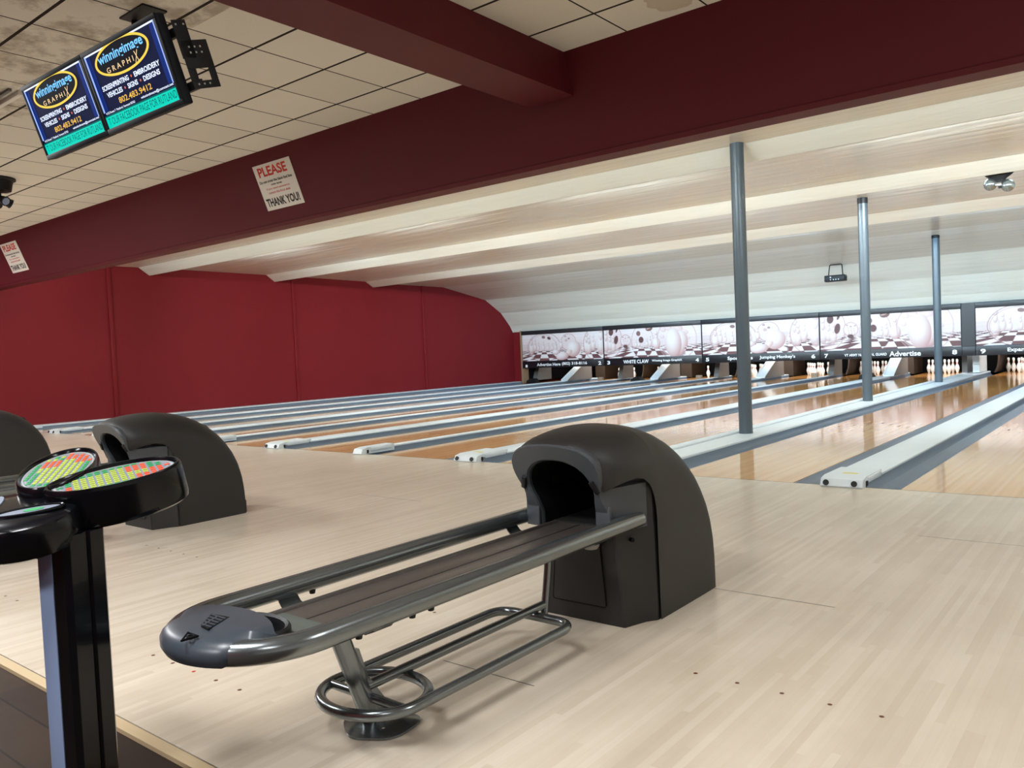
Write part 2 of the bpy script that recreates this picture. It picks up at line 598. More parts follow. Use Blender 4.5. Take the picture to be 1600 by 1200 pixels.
# sloping burgundy bulkhead above the foul line and the beam that runs into it
bh = [(-1.17, zc), (-0.898, 2.639), (-0.904, 2.636), (-0.885, 2.602), (-0.708, 2.602), (-0.60, 3.40), (-0.9, 3.45)]
tag(MB().prism(bh, 'x', XW, XR).build('ceiling_bulkhead', 'red_beam', smooth=False), kind='structure')
tag(MB().box(-1.62, -1.2, -11.0, -1.06, 3.047, zc + 0.02).build('ceiling_beam', 'red_beam', smooth=False), kind='structure')
tag(MB().box(-15.24, -15.17, YM - 0.03, YM + 0.3, 0.0, 1.83, bev=0.004).build('trim_7', 'trim_wood'), kind='structure')

# ------------------------------------------------------------------ lanes
for n in sorted(lane_x):
    a, b = lane_x[n]
    mb = MB()
    mb.box(a, b, 0.008, 4.6, -0.12, 0.0, 1)
    mb.box(a, b, 4.6, LANE_END, -0.12, 0.0, 0)
    # dovetailed joint where the maple head meets the pine
    bw = L / 13
    for k in range(13):
        if k % 2:
            mb.add([(a + k * bw, 4.55, 0.0003), (a + (k + 1) * bw, 4.55, 0.0003), (a + (k + 1) * bw, 4.95, 0.0003), (a + k * bw, 4.95, 0.0003)], [[0, 1, 2, 3]], 1)
    # aiming arrows
    for k in range(-3, 4):
        cx, cy = (a + b) / 2 + k * 0.132, 4.75 - abs(k) * 0.16
        mb.add([(cx - 0.014, cy - 0.08, 0.0006), (cx + 0.014, cy - 0.08, 0.0006), (cx, cy + 0.07, 0.0006)], [[0, 1, 2]], 2)
    o = mb.build('bowling_lane', ['lane', 'lane_maple', 'dot_brown'], smooth=False)
    tag(o, 'glossy orange wood bowling lane that ends under mask number %s' % NUM[n], 'bowling lane', 'bowling lanes')


def divider(key, label, wide, g=0.235, double=False, port=True):
    x0, x1 = div_x[key]
    w = x1 - x0
    xm = (x0 + x1) / 2
    t = thing('lane_divider', (xm, 0.0, 0.0), label, 'lane divider', 'dividers between the lanes')
    h = w / 2
    Y0, Y1 = 0.01, LANE_END - 1.2
    for s in (-1, 1):
        sec = [(s * h, -0.004), (s * (h - 0.012), -0.006), (s * (h - 0.04), -0.034), (s * (h - 0.09), -0.05), (s * (h - g + 0.075), -0.05), (s * (h - g + 0.03), -0.036),
               (s * (h - g + 0.004), 0.0), (s * (h - g + 0.002), 0.042), (s * (h - g - 0.004), 0.042), (s * (h - g - 0.004), -0.075), (s * h, -0.075)]
        MB().prism(sec, 'y', Y0, Y1).build('gutter', 'gutter', t)
    c = h - g
    Yc = 0.42 if port else 0.012
    if double:
        for (a, b, zt) in ((-c - 0.004, -c * 0.46, 0.078), (-c * 0.46 + 0.014, c + 0.004, 0.0615)):
            MB().prism([(a, 0.036), (a, zt - 0.008), (a + 0.01, zt), (b - 0.01, zt), (b, zt - 0.008), (b, 0.036)], 'y', Yc, Y1).build('cap', 'cap_white', t)
    else:
        e = min(0.014, c * 0.4)
        MB().prism([(-c - 0.006, 0.036), (-c - 0.006, 0.05), (-c + e, 0.062), (c - e, 0.062), (c + 0.006, 0.05), (c + 0.006, 0.036)], 'y', Yc, Y1).build('cap', 'cap_white', t)
    if port:
        eb = MB()
        cw = c - 0.004 if wide else 0.075
        # sloping nose, side cheeks and the long cover behind it
        poly = [(-0.075, 0.0), (-0.085, 0.012), (-0.06, 0.062), (0.02, 0.078), (0.44, 0.078), (0.44, 0.0)]
        eb.prism(poly, 'x', -cw, cw, 0)
        eb.box(-cw - 0.012, cw + 0.012, 0.06, 0.40, 0.03, 0.072, 0, bev=0.006)
        if wide:
            eb.box(-0.05, 0.06, 0.12, 0.17, 0.0775, 0.0792, 1)
        o = eb.build('end_block', ['cap_white', 'yellow_label'], t)
        pp = ((-cw * 0.72, 0.028), (cw * 0.62, 0.028)) if wide else ()
        for (px, pz) in pp:
            T = Matrix.Translation((px, -0.078, pz + 0.004)) @ Matrix.Rotation(math.radians(63), 4, 'X')
            MB().lathe([(0.0001, 0.0), (0.020, 0.0), (0.022, 0.004), (0.022, 0.012), (0.0001, 0.012)], 18, 0, T).build('port', 'hole_dark', o)
        MB().box(cw + 0.003, cw + 0.0145, 0.0, 0.022, 0.012, 0.05, bev=0.003).build('port', 'hole_dark', o)
    return t


wide_lab = 'wide pale divider with a two-port white end block, between lanes %s and %s'
nar_lab = 'thin pale divider strip with a small end block, between lanes %s and %s'
for key in div_x:
    a, b = (NUM[int(q)] for q in key.split('-'))
    if key == '8-9':
        divider(key, 'double-strip divider between lanes eight and nine that carries the three grey poles', False, 0.225, True, False)
    elif key == '10-11':
        divider(key, 'divider strip along the far side of lane ten', False, 0.225)
    else:
        wide = abs(div_x[key][1] - div_x[key][0] - WW) < 1e-3
        divider(key, (wide_lab if wide else nar_lab) % (a, b), wide, 0.235 if wide else 0.218)
# gutter and ledge along the burgundy wall
t = thing('side_gutter', (XW, 0, 0), 'grey gutter with a pale ledge running along the burgundy wall beside lane one', 'gutter')
gx = lane_x[1][0] - XW
MB().prism([(gx, -0.004), (gx - 0.04, -0.034), (gx - 0.09, -0.05), (gx - 0.16, -0.05), (gx - 0.205, -0.036), (gx - 0.23, 0.0), (gx - 0.235, 0.05), (gx - 0.25, 0.05), (gx - 0.25, -0.075), (gx, -0.075)], 'y', 0.01, YM).build('channel', 'gutter', t)
MB().box(0.001, gx - 0.236, 0.012, YM, -0.07, 0.07, bev=0.008).build('ledge', 'cap_white', t)
MB().box(gx - 0.35, gx - 0.232, -0.04, 0.42, 0.0, 0.082, bev=0.008).build('end_block', 'cap_white', t)

# grey support poles standing on the 8-9 divider
xp = -L - WP / 2
for i, (y, lab) in enumerate(((2.683, 'thick grey steel pole on the divider, standing right behind the ball return hood'),
                              (7.646, 'middle grey steel pole of the row, in front of the mask numbered seven and eight'),
                              (13.03, 'farthest grey steel pole of the row, just before the number eight on the mask'))):
    t = thing('support_pole', (xp, y, 0.062), lab, 'pole', 'support poles on the lane divider')
    zt = (3.38, 3.36, 3.24)[i] - 0.062
    MB().lathe([(0.0001, 0.0), (0.077, 0.0), (0.077, zt), (0.0001, zt)], 28).build('shaft', 'steel_grey', t)
    if i:
        MB().lathe([(0.0775, zt - 0.10), (0.0785, zt - 0.10), (0.0785, zt - 0.002), (0.0775, zt - 0.002)], 28).build('collar', 'black_metal', t)
    else:
        MB().lathe([(0.0775, 0.0), (0.080, 0.0), (0.080, 0.012), (0.0775, 0.012)], 28).build('collar', 'steel_grey', t)

# ------------------------------------------------------------------ masks over the pins
ZB, ZT, Z1, Z2 = 0.533, 1.816, 0.767, 1.680


def pnt_art(var, W=300, H=84):
    """a printed picture of glass-like bowling balls and pins on a chequered floor; returns H x W x 3 sRGB 0..255"""
    asp = 3.75
    S = 2
    yy, xx = np.mgrid[0:H * S, 0:W * S]
    X = (xx + 0.5) / (W * S) * asp
    V = (yy + 0.5) / (H * S)
    im = np.zeros((H * S, W * S, 3))
    top = np.array([255, 246, 247.])
    bot = np.array([240, 220, 222.])
    im[:] = top + (bot - top) * np.clip(V / 0.55, 0, 1)[..., None]
    im += (np.sin(V * 60 + np.sin(X * 1.7)) * 3)[..., None]

    def over(mask, col):
        a = np.clip(mask, 0, 1)[..., None]
        im[:] = im * (1 - a) + np.array(col, float) * a

    def chess(mask, hz, xc, k, warp=0.0, dark=(112, 70, 72), lite=(252, 246, 246)):
        d = 1.0 / np.maximum(V - hz, 0.02)
        cx = (X - xc) * d * k + warp * (X - xc) ** 2
        par = (np.floor(cx + 0.5) + np.floor(d * 0.9)) % 2
        c = np.where(par[..., None] > 0.5, np.array(dark, float), np.array(lite, float))
        m = np.clip(mask, 0, 1)[..., None]
        im[:] = im * (1 - m) + c * m

    def ell(cx, cy, rx, ry, ang=0.0):
        c, s = math.cos(ang), math.sin(ang)
        dx, dy = X - cx, V - cy
        return np.sqrt(((dx * c + dy * s) / rx) ** 2 + ((-dx * s + dy * c) / ry) ** 2)

    def blob(cx, cy, rx, ry, ang=0.0, lite=(255, 250, 250), dark=(206, 160, 158), al=1.0):
        e = ell(cx, cy, rx, ry, ang)
        e2 = ell(cx - rx * 0.25, cy - ry * 0.3, rx * 1.3, ry * 1.3, ang)
        t = np.clip(e2 ** 2, 0, 1)[..., None]
        col = np.array(lite, float) * (1 - t) + np.array(dark, float) * t
        a = (np.clip((1 - e) * 18, 0, 1) * al)[..., None]
        im[:] = im * (1 - a) + col * a

    def hole(cx, cy, rx, ry, ang=0.0, col=(104, 70, 70)):
        over(np.clip((1 - ell(cx, cy, rx, ry, ang)) * 8, 0, 1), col)

    def outline(cx, cy, rx, ry, w=0.03, col=(186, 138, 138)):
        e = ell(cx, cy, rx, ry)
        over(np.clip(1 - np.abs(e - 1) / w, 0, 1) * 0.8, col)

    def pin(cx, base, h, al=1.0, lite=(255, 250, 250), dark=(206, 164, 162)):
        blob(cx, base - 0.36 * h, 0.17 * h, 0.36 * h, 0, lite, dark, al)
        blob(cx, base - 0.70 * h, 0.085 * h, 0.2 * h, 0, lite, dark, al)
        blob(cx, base - 0.88 * h, 0.10 * h, 0.12 * h, 0, lite, dark, al)

    over((np.abs(V - 0.52) < 0.16) * 0.25, (206, 190, 192))
    chess(np.clip((V - 0.60) * 40, 0, 1), 0.50, 1.9, 1.0)
    if var == 0:
        over(np.clip((1 - ell(1.05, 0.50, 0.78, 0.52)) * 20, 0, 1) * 0.55, (250, 238, 240))
        chess(np.clip((1 - ell(1.05, 0.55, 0.72, 0.5)) * 20, 0, 1) * np.clip((V - 0.62) * 30, 0, 1), 0.46, 1.05, 1.1)
        for i, (px, h) in enumerate(((0.45, 0.75), (0.62, 0.5), (0.78, 0.4), (1.02, 0.42), (1.25, 0.36), (1.45, 0.34), (1.62, 0.40))):
            pin(px, 0.66 + (0.14 if i == 0 else 0.0), h, 0.8)
        outline(1.05, 0.50, 0.78, 0.54)
        outline(0.98, 0.50, 0.66, 0.47, 0.02)
        hole(1.04, 0.12, 0.09, 0.055, 0.1, (150, 120, 118))
        hole(1.30, 0.17, 0.09, 0.055, 0.3)
        over(np.clip((1 - ell(2.2, 0.34, 0.34, 0.30)) * 20, 0, 1) * 0.9, (244, 228, 230))
        outline(2.2, 0.34, 0.34, 0.30, 0.05)
        hole(2.06, 0.13, 0.05, 0.03, 0, (190, 160, 160))
        hole(2.22, 0.22, 0.05, 0.035, 0, (176, 140, 140))
        hole(2.10, 0.28, 0.07, 0.05, 0, (220, 190, 190))
        pin(1.86, 0.60, 0.45)
        blob(1.60, 0.70, 0.18, 0.10)
        blob(2.42, 0.60, 0.33, 0.30, -0.35)
        blob(2.16, 0.76, 0.22, 0.10, -0.5, (250, 238, 236), (226, 186, 180))
        blob(1.90, 0.85, 0.30, 0.15, -0.12)
        chess(np.clip((X - 2.75) * 12, 0, 1) * np.clip((V - 0.66) * 40, 0, 1), 0.52, 3.1, 1.2)
        for px, b, h in ((2.85, 0.75, 0.4), (3.02, 0.85, 0.85), (3.12, 0.82, 0.7), (3.30, 0.72, 0.62), (3.48, 0.66, 0.4), (3.64, 0.88, 1.05)):
            pin(px, b, h, 0.9)
        over(np.clip((1 - ell(3.45, 0.15, 0.35, 0.35)) * 8, 0, 1) * 0.35, (255, 250, 252))
        outline(3.5, 0.45, 0.62, 0.62, 0.03)
    else:
        over(np.clip((1 - ell(0.25, 0.3, 0.45, 0.62)) * 20, 0, 1) * 0.6, (246, 226, 228))
        for px, b, h in ((0.08, 0.8, 0.8), (0.24, 0.74, 0.6), (0.38, 0.8, 0.62)):
            pin(px, b, h, 0.8)
        outline(0.25, 0.35, 0.48, 0.62, 0.04)
        hole(0.30, 0.08, 0.10, 0.13, 0.15)
        hole(0.50, 0.36, 0.085, 0.16, 0.2)
        hole(0.54, 0.02, 0.035, 0.10, 0.4)
        over(np.clip((1 - ell(0.88, 0.40, 0.2, 0.2)) * 20, 0, 1), (246, 232, 234))
        outline(0.88, 0.40, 0.2, 0.2, 0.08)
        for a, b in ((0.78, 0.28), (0.88, 0.32), (1.0, 0.3), (0.8, 0.36)):
            hole(a, b, 0.035, 0.025, 0, (206, 176, 178))
        for px in (0.8, 0.88, 0.96):
            pin(px, 0.58, 0.24)
        hole(0.87, 0.60, 0.09, 0.06)
        over(np.clip((1 - ell(1.55, 0.45, 0.42, 0.52)) * 20, 0, 1) * 0.55, (252, 240, 242))
        outline(1.55, 0.45, 0.42, 0.56, 0.03)
        chess(np.clip((1 - ell(1.55, 0.55, 0.42, 0.5)) * 20, 0, 1) * np.clip((V - 0.66) * 30, 0, 1), 0.48, 1.5, 1.1)
        for px, h in ((1.3, 0.3), (1.42, 0.3), (1.72, 0.34), (1.85, 0.42)):
            pin(px, 0.66, h, 0.9)
        hole(1.40, 0.18, 0.085, 0.09, -0.4, (140, 104, 100))
        hole(1.50, 0.40, 0.10, 0.11)
        hole(1.82, 0.03, 0.14, 0.09, -0.15, (130, 92, 88))
        hole(1.80, 0.02, 0.10, 0.03, -0.3, (214, 180, 172))
        over(np.clip((1 - ell(2.85, 0.42, 0.72, 0.66)) * 20, 0, 1) * 0.5, (252, 238, 238))
        for cx, cy, r in ((2.35, 0.1, 0.12), (2.55, 0.05, 0.16), (2.9, 0.06, 0.2), (3.15, 0.2, 0.14), (3.25, 0.4, 0.1), (2.3, 0.32, 0.1), (2.05, 0.42, 0.1)):
            blob(cx, cy, r, r * 0.6, 0.3, (250, 230, 230), (220, 176, 174), 0.7)
        pin(2.08, 0.74, 0.62)
        blob(2.08, 0.54, 0.16, 0.2)
        blob(2.98, 0.56, 0.28, 0.42, 0.15)
        blob(2.72, 0.55, 0.31, 0.50, -0.05)
        chess(np.clip((X - 3.1) * 12, 0, 1) * np.clip((V - 0.68) * 40, 0, 1), 0.54, 3.3, 1.0)
        outline(2.85, 0.42, 0.72, 0.70, 0.035, (214, 172, 172))
        over((np.clip((X - 3.55) * 20, 0, 1) * (V < 0.6)) * 0.6, (244, 232, 234))
    im = im.reshape(H, S, W, S, 3).mean(axis=(1, 3))
    return np.clip(im, 0, 255)


ART = [pnt_art(0), pnt_art(1)]


def mural(x0, x1, var, parent):
    H, W, _ = ART[var].shape
    vs = []
    for j in range(H + 1):
        z = Z2 - (Z2 - Z1) * j / H
        for i in range(W + 1):
            vs.append((x0 + (x1 - x0) * i / W, -0.004, z))
    fs = [(j * (W + 1) + i, j * (W + 1) + i + 1, (j + 1) * (W + 1) + i + 1, (j + 1) * (W + 1) + i)[::-1] for j in range(H) for i in range(W)]
    me = bpy.data.meshes.new('mural')
    me.from_pydata(vs, [], fs)
    me.materials.append(M['mural'])
    at = me.color_attributes.new('art', 'FLOAT_COLOR', 'CORNER')
    s = ART[var] / 255.0
    linear = np.where(s <= 0.04045, s / 12.92, ((s + 0.055) / 1.055) ** 2.4).reshape(-1, 3)
    rgba = np.ones((H * W, 4, 4))
    rgba[:, :, :3] = linear[:, None, :] * 0.80       # matt ink on white film
    at.data.foreach_set('color', rgba.ravel().astype(np.float32))
    o = bpy.data.objects.new('mural', me)
    C.objects.link(o)
    o.parent = parent
    return o


panels = [(-15.17, -11.82, 0, '1', '2'), (-11.82, -8.39, 1, '3', '4'), (-8.39, -4.955, 0, '5', '6'), (-4.955, -1.552, 1, '7', '8'), (-1.264, 2.14, 0, '9', '10')]
TX = {0: [('1', -15.04, -14.95, .555, .645), ('Advertise Here', -14.54, -13.55, .585, .69), ('(802) 318-8116', -13.49, -12.48, .575, .70), ('2', -12.04, -11.93, .575, .69)],
      1: [('3', -11.70, -11.59, .575, .69), ('WHITE CLAW', -11.10, -10.19, .585, .70), ('Winning Image GraphiX', -10.08, -9.05, .605, .69), ('4', -8.61, -8.50, .58, .69)],
      2: [('5', -8.28, -8.17, .58, .69), ('Sports Pins', -7.60, -6.84, .575, .70), ("Jumping Monkey's", -6.64, -5.63, .585, .70), ('6', -5.19, -5.08, .58, .69)],
      3: [('7', -4.84, -4.74, .58, .69), ('VT ARMY NATIONAL GUARD', -4.32, -3.27, .60, .67), ('Advertise', -3.21, -2.47, .57, .70), ('8', -1.77, -1.66, .575, .69)],
      4: [('9', -1.16, -1.05, .575, .69), ('Expand', -0.60, -0.18, .58, .70)]}
desc = ('art of a lying pin', 'art of two big pins')
for i, (x0, x1, var, a, b) in enumerate(panels):
    t = thing('mask_panel', (0, YM, 0), 'lane mask numbered %s and %s with pink %s' % (NUM[int(a)], NUM[int(b)], desc[var]), 'mask panel', 'mask panels above the pins')
    t.location = ((x0 + x1) / 2, YM, 0)
    xo = (x0 + x1) / 2
    MB().box(x0 - xo + 0.008, x1 - xo - 0.008, 0.0, 0.06, ZB, ZT - 0.02).build('backing', 'frame_black', t)
    mural(x0 - xo + 0.012, x1 - xo - 0.012, var, t)
    MB().box(x0 - xo + 0.006, x1 - xo - 0.006, -0.05, 0.02, Z2, ZT, bev=0.004).build('top_rail', 'frame_black', t)
    MB().box(x0 - xo + 0.006, x1 - xo - 0.006, -0.03, 0.02, ZB, Z1, bev=0.004).build('number_strip', 'strip_black', t)
    MB().box(x1 - xo - 0.022, x1 - xo - 0.008, -0.015, 0.02, ZB, Z2).build('joint_strip', 'frame_black', t)
    T = plane_T((0, -0.0315, 0), (1, 0, 0), (0, 0, 1))
    for (s, u0, u1, z0, z1) in TX[i]:
        lt = MB()
        put_text(lt, s, u0 - xo, u1 - xo, z0, z1, T, 0, 0.025 if len(s) > 2 else 0.035)
        lt.build('lettering' if len(s) > 2 else 'lane_number', 'white_letter', t, smooth=False)
t = thing('mask_column', (-1.408, YM, 0), 'black upright panel in the gap between the masks numbered eight and nine', 'panel')
MB().box(-0.142, 0.142, -0.03, 0.06, Z1, ZT).build('panel', 'frame_black', t)
MB().box(-0.142, 0.142, -0.045, 0.06, ZB, Z1 - 0.006, bev=0.004).build('lower_panel', 'strip_black', t)

# ------------------------------------------------------------------ pin decks
for key, (a, b) in sorted(div_x.items()):
    n0, n1 = (NUM[int(q)] for q in key.split('-'))
    w = b - a
    wide = abs(w - WW) < 1e-3
    if key == '10-11':
        continue
    if not wide:
        # grey kickback plate between pairs
        if key == '8-9':
            for (xa, xb, m, lab) in ((-1.72, -1.60, 'kick_grey', 'grey kickback plate on the lane eight side under the black column'),
                                     (-1.48, -1.33, 'cap_white', 'white kickback post on the lane nine side under the black column')):
                mb = MB().prism([(16.9, 0.080), (16.9, 0.62), (18.0, 0.62), (18.0, 0.080)], 'x', xa, xb)
                tag(mb.build('kickback_plate', m), lab, 'kickback plate', 'kickback plates beside the pins')
        else:
            xm = (a + b) / 2 + 0.16
            mb = MB().prism([(16.75, 0.068), (16.95, 0.62), (17.55, 0.62), (17.55, 0.068)], 'x', xm - 0.075, xm + 0.075)
            tag(mb.build('kickback_plate', 'kick_grey'), 'grey kickback plate standing under the joint of the masks, between lanes %s and %s' % (n0, n1), 'kickback plate', 'kickback plates beside the pins')
        # brown flared guard on the right-hand lane of each plate
        xg = b - 0.075
        g = []
        for q in range(9):
            tt = q / 8
            g.append((xg + 0.02 - 0.10 * (1 - tt) ** 3, 0.02 + 0.55 * tt))
        g += [(xg + 0.07, 0.57), (xg + 0.05, 0.3), (xg, 0.08), (xg - 0.03, 0.02)]
        tag(MB().prism(g, 'y', 18.25, 19.55).build('curved_guard', 'kick_brown'), 'brown curved guard at the side of the pin deck of lane %s' % n1, 'guard', 'curved guards beside the pins')
    else:
        xm = (a + b) / 2 + 0.13
        t = thing('lift_ramp', (xm, 16.05, 0.064), 'sloping white ball lift ramp rising under the mask between lanes %s and %s' % (n0, n1), 'ramp', 'ball lift ramps')
        sl = 0.50
        poly = [(0.0, 0.0), (0.0, 0.02), (1.5, 0.02 + 1.5 * sl), (1.5, 0.0)]
        MB().prism(poly, 'x', -0.13, 0.13).build('side_housing', 'kick_grey', t)
        pc = [(-0.01, 0.0), (-0.01, 0.024), (1.5, 0.026 + 1.5 * sl), (1.5, 0.02 + 1.5 * sl), (0.0, 0.019)]
        cv = MB().prism(pc, 'x', -0.135, 0.135)
        cv.build('cover', 'cap_white', t)
        cvr = MB()
        for s in (-1, 1):
            cvr.prism([(0.0, 0.022), (0.0, 0.05), (1.5, 0.052 + 1.5 * sl), (1.5, 0.024 + 1.5 * sl)], 'x', s * 0.125 - 0.012, s * 0.125 + 0.012)
        cvr.build('rim', 'cap_white', t)
        # dark side wall further back
        tag(MB().box((a + b) / 2 - 0.20, (a + b) / 2 + 0.20, 18.5, 19.55, 0.0, 0.7).build('kickback_plate', 'kick_brown'), 'brown wooden kickback behind the ball lift ramp between lanes %s and %s' % (n0, n1), 'kickback plate', 'kickback plates beside the pins')
# side of the pit beyond lane one
tag(MB().box(XW + 0.002, -15.26, YM + 0.25, 19.6, 0.08, 1.77).build('wall_pit_side', 'pit'), kind='structure')
tag(MB().prism([(16.6, 0.08), (16.8, 0.62), (17.5, 0.62), (17.5, 0.08)], 'x', -15.22, -15.04).build('kickback_plate', 'kick_grey'), 'grey kickback plate under the far end of the mask, beside lane one', 'kickback plate', 'kickback plates beside the pins')
# black drop curtain behind the pins and the machine face above them
tag(MB().box(XW, XR, 19.62, 19.66, -0.05, 1.9).build('wall_pit_curtain', 'pit'), kind='structure')
tag(MB().box(XW, XR, YM + 0.2, 20.7, 1.78, 1.84).build('ceiling_pit', 'pit'), kind='structure')

# small beige sensor blocks standing on the thin dividers and dark wedges by the wide ones
for key, y in (('6-7', 16.6), ('4-5', 16.4), ('2-3', 16.2)):
    a, b = div_x[key]
    n0, n1 = (NUM[int(q)] for q in key.split('-'))
    t = thing('sensor_block', (a + 0.03, y, 0.0), 'small beige sensor block at the edge of lane %s, below the mask' % n0, 'sensor block', 'sensor blocks near the pins')
    MB().box(-0.085, 0.085, -0.06, 0.06, 0.0, 0.16, bev=0.008).build('body', 'trim_wood', t)
    for s in (-1, 1):
        MB().lathe([(0.0001, 0.0), (0.018, 0.0), (0.018, 0.01), (0.0001, 0.01)], 12, 0, Matrix.Translation((s * 0.045, -0.052, 0.12)) @ Matrix.Rotation(PI / 2, 4, 'X')).build('eye', 'chrome', t)
for key, y in (('7-8', 16.0), ('3-4', 15.9), ('1-2', 15.9)):
    a, b = div_x[key]
    xw = a + 0.02 if key != '1-2' else lane_x[1][0] + 0.35
    n0, n1 = (NUM[int(q)] for q in key.split('-'))
    w = MB().prism([(-0.19, 0.0), (-0.16, 0.10), (-0.02, 0.17), (0.08, 0.16), (0.19, 0.04), (0.19, 0.0)], 'y', -0.14, 0.16)
    o = w.build('ball_guard', 'black_metal')
    o.location = (xw, y, 0.001)
    tag(o, 'dark wedge-shaped ball guard lying at the end of lane %s' % n0, 'guard', 'wedge guards near the pins')

# pins
pin_prof = [(0.0001, 0.0), (0.0258, 0.0), (0.029, 0.012), (0.040, 0.045), (0.052, 0.085), (0.0605, 0.114), (0.058, 0.145), (0.049, 0.180), (0.036, 0.215),
            (0.0268, 0.240), (0.0240, 0.256), (0.0230, 0.262), (0.0236, 0.275), (0.0250, 0.287), (0.0290, 0.310), (0.0322, 0.340), (0.030, 0.360), (0.020, 0.376), (0.0001, 0.381)]


def pin_parts(t):
    MB().lathe(pin_prof, 20).build('body', 'pin_white', t, 60)
    for z0, z1 in ((0.238, 0.250), (0.268, 0.280)):
        def rr(z):
            for (r0, a0), (r1, a1) in zip(pin_prof, pin_prof[1:]):
                if a0 <= z <= a1:
                    return r0 + (r1 - r0) * (z - a0) / max(1e-9, a1 - a0)
        pr = [(rr(z) + 0.0008, z) for z in (z0, (z0 + z1) / 2, z1)]
        mb = MB()
        mb.rings([[(r * math.cos(2 * PI * j / 20), r * math.sin(2 * PI * j / 20), z) for j in range(20)] for r, z in pr], True, False)
        mb.build('neck_band', 'pin_red', t)


spot = [(0, 0), (-.1524, .264), (.1524, .264), (-.3048, .528), (0, .528), (.3048, .528), (-.4572, .792), (-.1524, .792), (.1524, .792), (.4572, .792)]
nm = ['front pin', 'left pin of the second row', 'right pin of the second row', 'left pin of the third row', 'middle pin of the third row', 'right pin of the third row',
      'left end pin of the back row', 'second pin from the left in the back row', 'third pin from the left in the back row', 'right end pin of the back row']
racks = {1: (4,), 2: (2, 3, 6), 3: (4,), 4: (2, 3, 6), 5: range(1, 11), 6: range(1, 11), 7: range(1, 11), 8: range(1, 11), 9: range(1, 11)}
proto = None
for n in racks:
    xc = sum(lane_x[n]) / 2
    alone = len(racks[n]) == 1
    for k in racks[n]:
        sx, sy = spot[k - 1]
        loc = (xc + sx, 18.29 + sy, 0.0)
        lab = ('white bowling pin with red neck bands left standing alone on lane %s' % NUM[n]) if alone else ('white bowling pin on lane %s, %s' % (NUM[n], nm[k - 1]))
        if proto is None:
            t = thing('bowling_pin', loc, lab, 'bowling pin', 'bowling pins on lane %s' % NUM[n])
            pin_parts(t)
            proto = t
        else:
            t = copy_tree(proto)
            t.location = loc
            tag(t, lab, 'bowling pin', 'bowling pins on lane %s' % NUM[n])

# ------------------------------------------------------------------ ball returns
def resample(pts, n):
    P = [Vector((a, b, 0)) for a, b in pts]
    d = [0.0]
    for a, b in zip(P, P[1:]):
        d.append(d[-1] + (b - a).length)
    out = []
    for i in range(n):
        s = d[-1] * i / (n - 1)
        for k in range(len(P) - 1):
            if s <= d[k + 1] + 1e-9:
                u = (s - d[k]) / max(1e-9, d[k + 1] - d[k])
                q = P[k].lerp(P[k + 1], u)
                out.append((q.x, q.y))
                break
    return out


